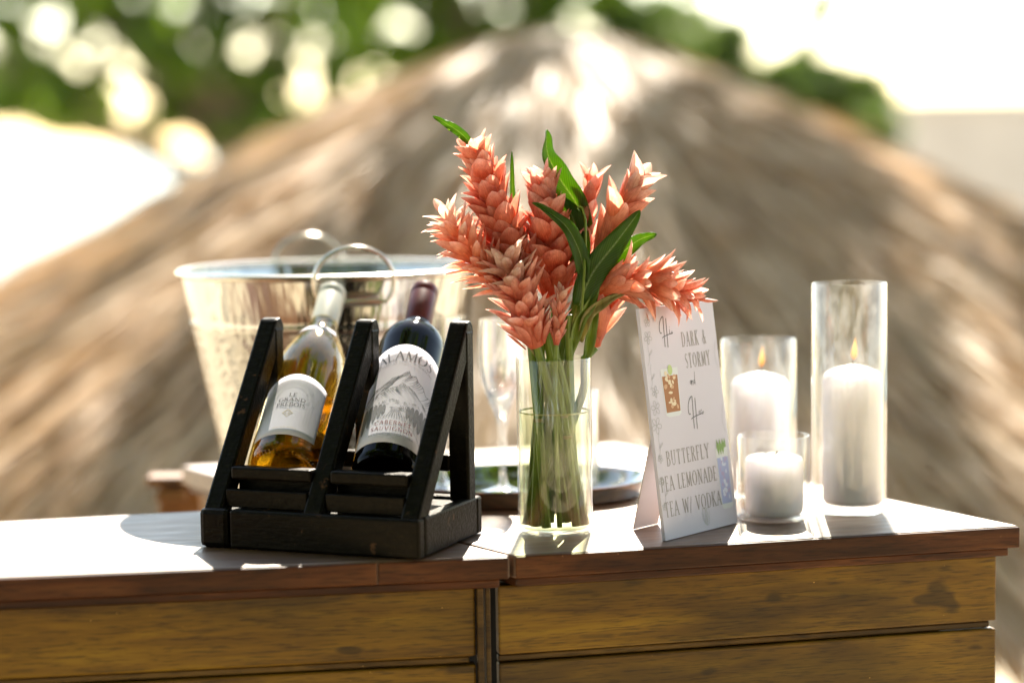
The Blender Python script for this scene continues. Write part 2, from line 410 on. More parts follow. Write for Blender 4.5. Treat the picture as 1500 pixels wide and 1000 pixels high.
# ------------------------------------------------------------------ ground, water
def terrain():
    nx, ny = 60, 90
    xs = np.sign(np.linspace(-1,1,nx))*np.abs(np.linspace(-1,1,nx))**2.2*600
    ys = np.concatenate([np.linspace(-200,-5,12), np.linspace(-4,30,60), np.linspace(34,120,18)])
    vs = []; 
    for y in ys:
        for x in xs:
            t = min(1, max(0, (y-3.5)/1.6)); t = t*t*(3-2*t)
            z = -1.5*t
            if y > 20: z -= (y-20)*.05
            z += .03*math.sin(x*1.3+y)*math.cos(y*1.7) if y > 4 else 0
            vs.append((x, y, z))
    n = len(xs); fs = [(j*n+i, j*n+i+1, (j+1)*n+i+1, (j+1)*n+i) for j in range(len(ys)-1) for i in range(n-1)]
    b = MB(); b.add(vs, fs, True); o = b.build('ground', M['sand']); tag(o, 'pale sandy ground around the bar and the thatched hut', kind='structure')
    b = MB(); b.add([(-2500,34,-2.0),(2500,34,-2.0),(2500,2500,-2.0),(-2500,2500,-2.0)], [(0,1,2,3)])
    o = b.build('water', M['sea']); tag(o, 'bright sea beyond the beach', kind='structure')
terrain()

# ------------------------------------------------------------------ concrete building (far right)
BY = 24.0
p0 = at_y(1334, 141, BY); pw = at_y(1262, 222, BY)
bld = thing('building', 'pale flat-roofed building rising beyond the right slope of the thatched roof', 'building', (p0.x+3, BY, -1.7))
def lb(o, wx0, wx1, wy0, wy1, z0, z1, name, mt, bev=0):
    b = MB(); b.box(wx0-o.location.x, wx1-o.location.x, wy0-o.location.y, wy1-o.location.y, z0-o.location.z, z1-o.location.z)
    return b.build(name, mt, o, bev)
lb(bld, p0.x, p0.x+9, BY, BY+6, -1.7, p0.z-.12, 'wall', M['plaster'], .03)
lb(bld, p0.x-.05, p0.x+9.05, BY-.05, BY+6.05, p0.z-.12, p0.z, 'parapet', M['plaster'], .02)
lb(bld, pw.x, p0.x-.002, BY+.3, BY+5, -1.7, pw.z, 'side_wing', M['plaster'], .03)

# ------------------------------------------------------------------ trees
def crown_mesh(clumps, n_leaf, size, seed, drop=0.0):
    r = np.random.default_rng(seed)
    cl = np.array([c[:3] for c in clumps]); rr = np.array([c[3] for c in clumps])
    idx = r.integers(0, len(clumps), n_leaf)
    d = r.normal(size=(n_leaf,3)); d /= np.linalg.norm(d,axis=1)[:,None]
    rad = rr[idx]*r.random(n_leaf)**.45
    c = cl[idx] + d*rad[:,None]*np.array([1,1,.75])
    a = r.normal(size=(n_leaf,3)); a[:,2] -= .5; a /= np.linalg.norm(a,axis=1)[:,None]
    bb = np.cross(a, r.normal(size=(n_leaf,3))); bb /= np.linalg.norm(bb,axis=1)[:,None]
    nn = np.cross(a, bb)
    L = size*(.6+.8*r.random(n_leaf))[:,None]; W = L*.28
    v = np.stack([c-a*L*.5, c+bb*W+nn*W*.25, c+a*L*.5, c-bb*W+nn*W*.25],1).reshape(-1,3)
    me = bpy.data.meshes.new('crown')
    me.vertices.add(len(v)); me.vertices.foreach_set('co', v.astype(np.float32).ravel())
    me.loops.add(n_leaf*4); me.loops.foreach_set('vertex_index', np.arange(n_leaf*4, dtype=np.int32))
    me.polygons.add(n_leaf); me.polygons.foreach_set('loop_start', np.arange(0,n_leaf*4,4,dtype=np.int32))
    me.polygons.foreach_set('loop_total', np.full(n_leaf,4,dtype=np.int32))
    me.update(calc_edges=True); return me
def tree(label, base, spots, leafmat, n, size, seed, rad=.14):
    """spots: clump centres given as world points with radius"""
    t = thing('tree', label, 'tree', base, 'trees behind the thatched hut')
    rel = [(c[0]-base[0], c[1]-base[1], c[2]-base[2], c[3]) for c in spots]
    me = crown_mesh(rel, n, size, seed); me.materials.append(leafmat)
    o = bpy.data.objects.new('crown', me); COL.objects.link(o); o.parent = t
    top = Vector(np.mean([r[:3] for r in rel],0))
    b = MB(); mid = Vector((top.x*.25, top.y*.25, top.z*.55))
    b.tube([(0,0,0), (top.x*.1,top.y*.1,top.z*.3), mid, top], [rad, rad*.8, rad*.65, rad*.3], 9)
    b.build('trunk', M['bark'], t)
    b = MB(); r = random.Random(seed)
    for c in rel[::7]:
        e = Vector(c[:3]); s0 = mid.lerp(top, r.random()*.7); m1 = s0.lerp(e, .5)+Vector((r.uniform(-.1,.1), r.uniform(-.1,.1), .12))
        b.tube([s0, m1, e], [rad*.3, rad*.2, rad*.06], 5)
    b.build('limb', M['bark'], t)
def clumps(pxs, y0, y1, seed, rpx):
    """world clumps spread through a depth range over a region of the sky"""
    r = random.Random(seed); out = []
    for (px, py, sp, k) in pxs:
        for _ in range(k):
            y = r.uniform(y0, y1); q = at_y(px+r.gauss(0,sp), py+r.gauss(0,sp*.6), y)
            out.append((q.x, q.y, q.z, rpx*y/3200*r.uniform(.6,1.2)))
    return out
def region(x0, x1, y0, y1, n, ya, yb, rpx, seed, slope=None):
    """small leafy sprays spread over a band of sky, with open gaps between them"""
    r = random.Random(seed); out = []
    for _ in range(n):
        px, py = r.uniform(x0,x1), r.uniform(y0,y1)
        if slope and not slope(px, py): continue
        y = r.uniform(ya, yb); q = at_y(px, py, y); out.append((q.x, q.y, q.z, rpx*y/3200*r.uniform(.55,1.35)))
    return out
tree('broad green tree whose crown of leafy sprays fills the upper left above the thatch', (-1.3, 16.6, -1.7),
     region(-150, 560, -180, 205, 250, 15.8, 17.6, 29, 3, lambda x, y: y < 190 or x > 240), M['tree_leaf'], 21000, .125, 11, .2)
tree('green tree behind the peak of the thatched roof', (.3, 19, -1.8),
     region(520, 905, -180, 110, 150, 18, 20, 29, 5), M['tree_leaf'], 14000, .14, 12, .2)
tree('sparse olive green tree to the right of the roof peak with large gaps of sky', (3.0, 20, -1.8),
     region(890, 1300, -60, 260, 330, 19, 21.5, 28, 9, lambda x, y: y > -30+(x-900)*.40)+region(890, 1250, -150, 110, 34, 19, 21, 24, 10, lambda x, y: x < 1030 or 1180 < x), M['tree_leaf2'], 24000, .14, 13, .12)
tree('low leafy tree at the far left edge seen against the bright sea', (-7.6, 18, -1.7),
     clumps([(-60,100,60,5),(20,140,35,5),(60,175,25,3),(-90,240,30,2)], 17, 19, 15, 38), M['tree_leaf2'], 4500, .13, 14, .12)
def high_crown(label, base, box, n_cl, rad, leafmat, n, size, seed, grp, tr=.16):
    r = random.Random(seed); sp = [(r.uniform(box[0],box[1]), r.uniform(box[2],box[3]), r.uniform(box[4],box[5]), rad*r.uniform(.6,1.3)) for _ in range(n_cl)]
    tree(label, base, sp, leafmat, n, size, seed, tr); bpy.data.objects
# a tall crown added above the frame to shade the hut, not the bar
high_crown('unseen tall tree behind the hut, its high crown added to shade the thatch', (3.9, 10.8, -1.5), (-4.2, 5.6, 8.8, 10.8, 4.8, 6.9), 105, .32, M['tree_leaf'], 10000, .12, 31, None)
# unseen greenery added behind the camera to cut sky light; steel mirrors it
for k, (x, y) in enumerate(((-4.2,-4.0),(.4,-5.0),(4.6,-3.8))):
    high_crown(('unseen bushy tree behind the camera, mirrored in the left of the steel bucket','unseen bushy tree behind the camera, mirrored in the middle of the steel bucket','unseen bushy tree behind the camera, mirrored in the right of the steel bucket')[k],
               (x, y, 0), (x-2.4, x+2.4, y-1.2, y+1.2, .3, 4.4), 45, .75, M['tree_leaf'], 4200, .34, 41+k, None)
for k, x in enumerate((-2.6, 2.6)):  # unseen overhead canopy, added to keep sky light off the fronts and dark glass
    high_crown(('unseen spreading tree added over the left of the bar to block the sky','unseen spreading tree added over the right of the bar to block the sky')[k],
               (x*2.2, -2.2, 0), (x-2.7, x+2.7, -4.2, 3.3, 3.9, 5.4), 105, .62, M['tree_leaf'], 8500, .34, 51+k, None, .14)

# ------------------------------------------------------------------ thatched hut
HY = 6.3; ap = at_y(812, 58, HY); HR = 2.35; SL = .55
hut = thing('thatched_hut', 'round hut with a broad conical roof of dry grey brown thatch behind the bar', 'hut', (ap.x, HY, -1.5))
hz = ap.z+1.5
def cone_z(r):  # rounded peak
    return hz - SL*(math.sqrt(r*r+.3*.3)-.3)
b = MB(); prof = [(0.001, hz-.06)]+[(r, cone_z(r)-.05) for r in np.linspace(.05, HR-.1, 14)]+[(HR-.12, cone_z(HR)-.12), (.1, hz-.3)]
b.lathe(prof, 40); b.build('roof_frame', M['thatch_base'], hut)
def thatch_mesh(n, seed):
    r = np.random.default_rng(seed)
    ph = r.random(n)*2*np.pi
    rad = HR*np.sqrt(r.random(n))
    layer = np.floor(rad/.16)*.16
    ln = .22+.25*r.random(n)
    dirr = np.stack([np.cos(ph), np.sin(ph)],1)
    ang = ph + r.normal(0,.10,n)
    out = np.stack([np.cos(ang), np.sin(ang)],1)
    z = hz - SL*(np.sqrt(rad**2+.09)-.3) + r.random(n)*.03
    p0 = np.stack([dirr[:,0]*rad, dirr[:,1]*rad, z],1)
    slope = SL*(1+r.normal(0,.13,n)) - .06
    d = np.stack([out[:,0], out[:,1], -slope],1); d /= np.linalg.norm(d,axis=1)[:,None]
    side = np.cross(d, np.array([0,0,1.0])); side /= np.linalg.norm(side,axis=1)[:,None]
    tw = r.normal(0,.45,n)[:,None]; nr = np.cross(side,d); side = side*np.cos(tw)+nr*np.sin(tw)
    wd = (.003+.006*r.random(n))[:,None]
    p1 = p0 + d*ln[:,None]*.6; p2 = p0 + d*ln[:,None] - np.array([0,0,1])*(.02*r.random(n))[:,None]
    v = np.stack([p0-side*wd, p0+side*wd, p1+side*wd, p1-side*wd, p2],1).reshape(-1,3)
    me = bpy.data.meshes.new('thatch'); nv = n*5
    me.vertices.add(nv); me.vertices.foreach_set('co', v.astype(np.float32).ravel())
    base = np.arange(n)[:,None]*5
    li = np.concatenate([base+np.array([0,1,2,3]), base+np.array([3,2,4])],1)
    me.loops.add(n*7); me.loops.foreach_set('vertex_index', li.astype(np.int32).ravel())
    ls = (np.arange(n)[:,None]*7+np.array([0,4])).ravel(); lt = np.tile([4,3], n)
    me.polygons.add(n*2); me.polygons.foreach_set('loop_start', ls.astype(np.int32)); me.polygons.foreach_set('loop_total', lt.astype(np.int32))
    at = me.attributes.new('tone', 'FLOAT', 'POINT')
    # bundles laid side by side differ in tone
    bt = .5+.09*np.sin(ph*23+layer*9)+.07*np.sin(ph*57+layer*31)+.07*np.sin(ph*9+layer*3)
    tone = np.clip(bt + r.normal(0,.2,n), 0, 1)
    at.data.foreach_set('value', np.repeat(tone,5).astype(np.float32))
    me.update(calc_edges=True); me.materials.append(M['thatch']); return me
o = bpy.data.objects.new('thatch', thatch_mesh(110000, 4)); COL.objects.link(o); o.parent = hut; o['kind'] = 'stuff'
for k in range(6):
    a = k*math.pi/3+.35; b = MB(); b.tube([(1.75*math.cos(a),1.75*math.sin(a),0),(1.75*math.cos(a),1.75*math.sin(a),cone_z(1.75)-.05)], .06, 10); b.build('post', M['bark'], hut)

# ------------------------------------------------------------------ bar counter
A0 = on_z(0,845,TZ); A1 = on_z(747,813,TZ); Bk0 = on_z(0,763,TZ); Bk1 = on_z(290,748,TZ)
P3 = on_z(1492,769,TZ); P2 = on_z(902,650,TZ); P1 = on_z(266,682,TZ)
dL = (A1-A0).normalized(); AL = A1 - dL*1.25
dB = (Bk1-Bk0).normalized(); BL = Bk1 - dB*1.0
side_d = on_z(310,700,TZ)-on_z(270,688,TZ)
# P5: meeting of the inner left edge and the back edge of the left wing
def isect(p, d, q, e):
    den = d.x*e.y-d.y*e.x; t = ((q.x-p.x)*e.y-(q.y-p.y)*e.x)/den
    return p + d*t
P5 = isect(P1, side_d, Bk0, dB)
print('P1..P5', P1, P2, P3, P5, 'A', A0, A1)
A1g = A1 + (P3-A1).normalized()*.004
bar = thing('bar_counter', 'varnished wooden bar with brown top and mustard plank front', 'bar counter', (A1.x, A1.y, 0))
O = Vector((A1.x, A1.y, 0))
def shrink(poly, d):
    c = sum((Vector(p) for p in poly), Vector())/len(poly); out = []
    n = len(poly)
    for i in range(n):
        p, q, r = Vector(poly[i-1]).xy, Vector(poly[i]).xy, Vector(poly[(i+1)%n]).xy
        e1 = (q-p).normalized(); e2 = (r-q).normalized()
        n1 = Vector((-e1.y, e1.x)); n2 = Vector((-e2.y, e2.x)); nb = (n1+n2).normalized()
        k = d/max(.3, nb.dot(n1)); out.append((q.x+nb.x*k, q.y+nb.y*k))
    return out
def top_piece(poly, name, xdir):
    loc = [((p.x-poly[0].x), (p.y-poly[0].y)) for p in poly]
    Mx = frame(Vector((poly[0].x, poly[0].y, TZ))-O, xdir); Mi = Mx.to_3x3().inverted()
    def L(pl): return [tuple((Mi @ Vector((x, y, 0))).xy) for x, y in pl]
    b = MB(); b.prism(L(loc), -.024, 0); o = b.build(name, M['top'], bar, .0022, Mx)
    sub = shrink([Vector((x,y,0)) for x,y in loc], .006)
    b = MB(); b.prism(L(sub), -.034, -.0245); b.build('under_moulding', M['edge'], bar, .002, Mx)
    return o
top_piece([AL, A1, P5, BL], 'countertop_board', dL)
# wide part: split into boards running parallel to the front edge
dR = (P3-A1g).normalized()
top_piece([A1g, P3, P2, P1, P5+Vector((.003,-.001,0))], 'countertop_board', dR)
# front edge strips (lipping) 3 mm proud
def strip(p, q, z0, z1, th, name, mt, off, bev=.0015, e0=0, e1=0):
    d = (q-p); d.z = 0; L = d.length; x = d.normalized(); nrm = Vector((x.y, -x.x, 0))
    Mx = frame(Vector((p.x,p.y,0))+x*e0+nrm*off-O, x)
    b = MB(); b.box(0, L-e0+e1, 0, th, z0, z1); return b.build(name, mt, bar, bev, Mx)
cutL = A1 - dL*.135
strip(AL, cutL, TZ-.0235, TZ-.0012, .004, 'edge_lipping', M['edge'], .004)
strip(cutL, A1, TZ-.0235, TZ-.0014, .0035, 'edge_lipping', M['edge'], .0035, e0=.0012, e1=-.002)
strip(A1g, P3, TZ-.0235, TZ-.0012, .004, 'edge_lipping', M['edge'], .004, e0=.001)
# plank fronts
def planks(p, q, inset, e0, e1, label=None, mt='panel', rows=13, ph=.0715, bead=.0085):
    z = TZ-.0345
    for k in range(rows):
        z1 = z - (k*(ph+bead)); z0 = z1-ph
        if z0 < .02: break
        strip(p, q, z0, z1, .016, 'plank', M[mt], -inset, .0022, e0, e1)
        strip(p, q, z0-bead+.0008, z0-.0008, .010, 'bead_strip', M['bead'], -inset-.004, .0016, e0, e1-.006)
planks(AL, A1, .018, 0, -.034, rows=12)
planks(A1g, P3, .018, -.0125, -.0165, rows=12)
planks(P3, P2, .050, .06, -.05, rows=12)
planks(P2, P1, .03, .03, -.03, rows=12)
planks(P1, P5, .03, .03, -.0, rows=12, mt='orange_wood')
# corner strips between the two fronts
for k, (e, wd, off) in enumerate(((-.0325,.0065,-.012), (-.0235,.0050,-.016))):
    q = A1 + dL*e; strip(q, q+dL*wd, .02, TZ-.035, .012, 'corner_strip', M['bead'], off, .001)
q = A1 - dL*.0235
b = MB(); b.tube([Vector((0,0,0)), Vector((0,.004,0))], .0035, 10)
for zz in (TZ-.114,):
    o = b.build('screw_hole', M['carcass'], bar, 0, Matrix.Translation(q+Vector((.004,-.0,0))-O+Vector((0,.007,zz-TZ+TZ))))
# carcass body behind the planks
poly = shrink([A1g, P3, P2, P1, P5], .050); b = MB(); b.prism([(x-O.x, y-O.y) for x,y in poly], .0, TZ-.036); b.build('carcass', M['carcass'], bar)
poly = shrink([AL, A1, P5, BL], .036); b = MB(); b.prism([(x-O.x, y-O.y) for x,y in poly], .0, TZ-.037); b.build('carcass', M['carcass'], bar)
# post with projecting rail ends below the far left corner of the top
pc = on_z(262, 702, TZ-.04)
post = MB(); post.box(-.028,.03,-.02,.02,-.9,-.032); post.build('corner_post', M['orange_wood'], bar, .003, Matrix.Translation(Vector((pc.x+.005,pc.y-.02,TZ-.0))-O))
post = MB(); post.box(-.034,.02,-.03,.012,-.048,-.034); post.build('rail_end', M['orange_wood'], bar, .003, Matrix.Translation(Vector((pc.x-.002,pc.y-.026,TZ+.006))-O))
post = MB(); post.box(-.022,.02,-.034,.012,-.066,-.052); post.build('rail_end', M['orange_wood'], bar, .003, Matrix.Translation(Vector((pc.x-.002,pc.y-.026,TZ+.004))-O))

# ------------------------------------------------------------------ lettering: thick/thin serif strokes
def arc(cx, cy, rx, ry, a0, a1, n=12):
    return [(cx+rx*math.cos(R(a0+(a1-a0)*i/n)), cy+ry*math.sin(R(a0+(a1-a0)*i/n))) for i in range(n+1)]
# each: width, [(points, weight)], serif points;  weight 1 thick, 0 thin
G = {
'A': (.80, [([(.06,0),(.40,1)],0), ([(.40,1),(.75,0)],1), ([(.19,.36),(.62,.36)],0)], [(.06,0),(.75,0)]),
'B': (.66, [([(.14,0),(.14,1)],1), ([(.14,1),(.34,1)]+arc(.34,.76,.2,.24,90,-90)+[(.14,.52)],0), ([(.14,.52),(.36,.52)]+arc(.36,.26,.24,.26,90,-90)+[(.14,0)],0), (arc(.34,.76,.2,.2,50,-50),1), (arc(.36,.26,.23,.22,50,-50),1)], [(.14,0),(.14,1)]),
'C': (.78, [(arc(.44,.5,.38,.5,48,312,20),0), (arc(.44,.5,.37,.46,130,230),1), ([(.70,.88),(.70,.72)],0)], []),
'D': (.82, [([(.14,0),(.14,1)],1), ([(.14,1),(.34,1)]+arc(.34,.5,.42,.5,90,-90,18)+[(.14,0)],0), (arc(.34,.5,.41,.44,50,-50),1)], [(.14,0),(.14,1)]),
'E': (.62, [([(.14,0),(.14,1)],1), ([(.14,1),(.56,1),(.56,.86)],0), ([(.14,.52),(.46,.52)],0), ([(.14,0),(.58,0),(.58,.16)],0)], [(.14,0),(.14,1)]),
'F': (.58, [([(.14,0),(.14,1)],1), ([(.14,1),(.56,1),(.56,.86)],0), ([(.14,.52),(.44,.52)],0)], [(.14,0),(.14,1)]),
'G': (.84, [(arc(.44,.5,.38,.5,48,330,20),0), (arc(.44,.5,.37,.46,130,230),1), ([(.75,.42),(.75,.08)],1), ([(.60,.42),(.84,.42)],0)], []),
'H': (.84, [([(.14,0),(.14,1)],1), ([(.70,0),(.70,1)],1), ([(.14,.52),(.70,.52)],0)], [(.14,0),(.14,1),(.7,0),(.7,1)]),
'I': (.32, [([(.16,0),(.16,1)],1)], [(.16,0),(.16,1)]),
'K': (.76, [([(.14,0),(.14,1)],1), ([(.62,1),(.16,.42)],0), ([(.28,.56),(.68,0)],1)], [(.14,0),(.14,1),(.62,1),(.68,0)]),
'L': (.60, [([(.14,0),(.14,1)],1), ([(.14,0),(.56,0),(.56,.16)],0)], [(.14,0),(.14,1)]),
'M': (1.0, [([(.12,0),(.16,1)],0), ([(.16,1),(.50,.05)],1), ([(.50,.05),(.84,1)],0), ([(.84,1),(.88,0)],1)], [(.12,0),(.88,0)]),
'N': (.86, [([(.14,0),(.14,1)],0), ([(.14,1),(.72,0)],1), ([(.72,0),(.72,1)],0)], [(.14,0),(.72,1),(.1,1)]),
'O': (.88, [(arc(.44,.5,.38,.5,0,360,26),0), (arc(.44,.5,.37,.45,130,230),1), (arc(.44,.5,.37,.45,50,-50),1)], []),
'P': (.62, [([(.14,0),(.14,1)],1), ([(.14,1),(.34,1)]+arc(.34,.74,.22,.26,90,-90)+[(.14,.48)],0), (arc(.34,.74,.21,.21,50,-50),1)], [(.14,0),(.14,1)]),
'R': (.72, [([(.14,0),(.14,1)],1), ([(.14,1),(.34,1)]+arc(.34,.76,.2,.24,90,-90)+[(.14,.52)],0), (arc(.34,.76,.2,.2,50,-50),1), ([(.34,.52),(.66,0)],1)], [(.14,0),(.14,1),(.66,0)]),
'S': (.58, [(arc(.30,.75,.20,.25,35,210,10)+[(.30,.52)]+arc(.30,.25,.22,.25,50,-150,12),0), ([(.12,.68),(.24,.55),(.40,.44),(.50,.32)],1)], []),
'T': (.72, [([(.36,0),(.36,1)],1), ([(.04,.84),(.06,1),(.66,1),(.68,.84)],0)], [(.36,0)]),
'U': (.80, [([(.14,1),(.14,.34)],1), (arc(.40,.32,.26,.32,180,360,12),0), ([(.66,.32),(.66,1)],0)], [(.14,1),(.66,1)]),
'V': (.78, [([(.06,1),(.40,0)],1), ([(.40,0),(.72,1)],0)], [(.06,1),(.72,1)]),
'W': (1.12, [([(.06,1),(.34,0)],1), ([(.34,0),(.56,.95)],0), ([(.56,.95),(.82,0)],1), ([(.82,0),(1.06,1)],0)], [(.06,1),(1.06,1)]),
'Y': (.76, [([(.06,1),(.38,.48)],1), ([(.70,1),(.38,.48)],0), ([(.38,.48),(.38,0)],1)], [(.06,1),(.70,1),(.38,0)]),
'Z': (.68, [([(.10,.86),(.10,1),(.60,1)],0), ([(.60,1),(.08,0)],1), ([(.08,0),(.62,0),(.62,.16)],0)], []),
'&': (.86, [([(.80,.0),(.28,.68)]+arc(.38,.80,.14,.18,200,-20,8)+[(.30,.52),(.12,.34)]+arc(.32,.24,.24,.24,170,350,10)+[(.74,.50)],0), ([(.76,.02),(.32,.62)],1)], []),
'/': (.40, [([(.0,-.1),(.36,1.05)],0)], []), ',': (.24, [([(.12,.06),(.06,-.18)],1)], []), "'": (.2, [([(.1,1),(.1,.8)],1)], []),
' ': (.40, [], []), '-': (.4, [([(.05,.45),(.35,.45)],0)], []),
'0': (.60, [(arc(.30,.5,.24,.5,0,360,22),0), (arc(.30,.5,.23,.42,130,230),1), (arc(.30,.5,.23,.42,50,-50),1)], []),
'1': (.40, [([(.2,0),(.2,1),(.08,.86)],1)], [(.2,0)]),
'2': (.58, [(arc(.28,.74,.2,.26,160,-30,10)+[(.08,0),(.52,0)],1)], []),
}
class Ink:
    """flat print laid on a surface by a mapping (u, v, lift) -> 3D"""
    def __init__(s, fn): s.fn = fn; s.b = MB(); s.k = 0
    def lift(s): s.k += 1; return .00012 + .000004*(s.k % 60)
    def ribbon(s, pts, w0, w1=None):
        w1 = w0 if w1 is None else w1; n = len(pts); l = s.lift(); vs = []
        for i, (x, y) in enumerate(pts):
            a = pts[max(i-1,0)]; c = pts[min(i+1,n-1)]; dx, dy = c[0]-a[0], c[1]-a[1]; d = math.hypot(dx,dy) or 1
            w = (w0+(w1-w0)*i/max(1,n-1))/2; nx, ny = -dy/d*w, dx/d*w
            vs += [s.fn(x+nx,y+ny,l), s.fn(x-nx,y-ny,l)]
        s.b.add(vs, [(2*i,2*i+1,2*i+3,2*i+2) for i in range(n-1)])
    def fill(s, pts):
        l = s.lift(); cx = sum(p[0] for p in pts)/len(pts); cy = sum(p[1] for p in pts)/len(pts); n = len(pts)
        s.b.add([s.fn(cx,cy,l)]+[s.fn(x,y,l) for x,y in pts], [(0,i+1,(i+1)%n+1) for i in range(n)])
    def text(s, txt, cx, cy, h, wx=1.0, thick=.13, thin=.05, serif=.17, gap=.10, bend=None, slant=0, shift=None):
        tw = sum(G[c][0]*wx*h+gap*h for c in txt)-gap*h; x0 = cx-tw/2
        for c in txt:
            wd, strokes, serifs = G[c]
            def T(p):
                X = x0+p[0]*h*wx+p[1]*h*slant; Y = cy+(p[1]-.5)*h
                if bend:   # circle of radius bend, text riding on its top
                    a = (X-cx)/bend; r = bend+(Y-cy); return (cx+r*math.sin(a), cy-bend+r*math.cos(a))
                return (X, Y)
            for pts, wgt in strokes:
                if len(pts) == 2: pts = [(pts[0][0]+(pts[1][0]-pts[0][0])*t/3, pts[0][1]+(pts[1][1]-pts[0][1])*t/3) for t in range(4)]
                s.ribbon([T(p) for p in pts], (thick if wgt else thin)*h)
            if serif:
                for (sx, sy) in serifs: s.ribbon([T((sx-serif/wx/1.0, sy)), T((sx, sy)), T((sx+serif/wx, sy))], thin*h)
            x0 += wd*wx*h+gap*h
    def build(s, mt, parent, name='print', M=None):
        o = s.b.build(name, mt, parent, 0, M)
        if name in ('flower_drawing','mountain_engraving','cypress_engraving','arch_drawing','drink_highlight_print'): o['kind'] = 'stuff'
        return o
def bez(p, n=14):
    out = []
    for i in range(n+1):
        t = i/n; q = list(p)
        while len(q) > 1: q = [((1-t)*a[0]+t*b_[0], (1-t)*a[1]+t*b_[1]) for a, b_ in zip(q, q[1:])]
        out.append(q[0])
    return out

# ------------------------------------------------------------------ wine rack
FLp = on_z(292,801,TZ); FRp = on_z(615,821,TZ)
ru = (FRp-FLp); RW = ru.length; ru.normalize()
MR = frame(FLp, ru)
rack = thing('wine_rack', 'worn black wooden wine rack with slanted rails holding two bottles', 'wine rack', M=MR)
D = .164; BH = .041
def bx(par, name, x0,x1,y0,y1,z0,z1, mt='black', bev=.0025, Mx=None):
    return MB().box(x0,x1,y0,y1,z0,z1).build(name, M[mt], par, bev, Mx)
bx(rack, 'front_board', .036, RW, 0, .014, .0005, BH, bev=.003)
bx(rack, 'corner_block', 0, .0355, -.0008, .016, 0, BH+.0006, bev=.006)
bx(rack, 'side_board', 0, .014, .0165, D-.0145, .001, BH, bev=.003)
bx(rack, 'side_board', RW-.014, RW+.0006, .0145, D-.0145, .001, BH+.001, bev=.003)
bx(rack, 'rear_board', 0, RW, D-.014, D, .001, BH, bev=.003)
bx(rack, 'floor_board', .0145, RW-.0145, .0145, D-.0145, .006, BH-.004, bev=.001)
RA = Vector((0,.004,BH)); RB = Vector((0,.140,.233))
def rail(u, wd=.021, dp=.022):
    d = RB-RA; L = d.length
    Mx = frame(Vector((u, RA.y, RA.z)), (1,0,0), d)
    b = MB()
    # foot cut flat on the base, top end rounded over
    pl = [(0,0),(-.0,.0)]
    cut = dp*d.y/d.z
    prof = [(0, 0), (dp, cut*0-.0), (dp, L-.006), (dp-.005, L), (.006, L+.001), (0, L-.006)]
    prof = [(0,0),(dp,-dp*d.y/d.z),(dp,L-.007),(dp-.006,L-.001),(.007,L+.001),(0,L-.006)]
    n = len(prof); vs = [(-wd/2,p[0],p[1]) for p in prof]+[(wd/2,p[0],p[1]) for p in prof]
    b.add(vs, [tuple(range(n)), tuple(range(2*n-1,n-1,-1))]+[(i,n+i,n+(i+1)%n,(i+1)%n) for i in range(n)])
    b.build('slanted_rail', M['black'], rack, .0025, Mx)
for u in (.0145, RW/2+.004, RW-.0125):
    rail(u)
    bx(rack, 'rear_post', u-.0115, u+.0115, .131, .150, BH-.003, .219, bev=.0025)
def onrail(s): return RA.lerp(RB, s)
# cross bars between the rails
for (a, c) in ((.025, RW/2-.0067), (RW/2+.0147, RW-.023)):
    p = onrail(.145); bx(rack, 'cross_bar', a+.0003, c-.0003, p.y+.001, p.y+.018, p.z, p.z+.0135)
    p = onrail(.0); bx(rack, 'lower_bar', a+.0003, c-.0003, p.y+.010, p.y+.020, BH+.0005, BH+.019, bev=.001)
    bx(rack, 'back_panel', a+.0003, c-.0003, .0425, .0465, BH-.003, .079, bev=.0005)
    bx(rack, 'rear_bar', a+.0003, c-.0003, .132, .148, .070, .088)

# ------------------------------------------------------------------ wine bottles
def bottle_matrix(u, v, wz, elev, spin, yaw=0):
    t = math.pi/2 - elev
    return MR @ Matrix.Translation((u, v, wz)) @ Matrix.Rotation(yaw, 4, 'Z') @ Matrix.Rotation(-t, 4, 'X') @ Matrix.Rotation(spin, 4, 'Z')
def label_obj(th, rfun, a0, a1, z0f, z1f, mt, name='label', lift=.0004):
    nu, nv = 28, 10; vs = []; fs = []
    for i in range(nu+1):
        a = a0+(a1-a0)*i/nu
        for j in range(nv+1):
            z = z0f(a)+(z1f(a)-z0f(a))*j/nv; r = rfun(z)+lift
            vs.append((r*math.sin(a), -r*math.cos(a), z))
    for i in range(nu):
        for j in range(nv): fs.append((i*(nv+1)+j, (i+1)*(nv+1)+j, (i+1)*(nv+1)+j+1, i*(nv+1)+j+1))
    b = MB(); b.add(vs, fs, True); o = b.build(name, mt, th)
    sm = o.modifiers.new('thick', 'SOLIDIFY'); sm.thickness = .0002; sm.offset = -1
    return o
def interp(prof):
    zs = [p[1] for p in prof]; rs = [p[0] for p in prof]
    return lambda z: float(np.interp(z, zs, rs))

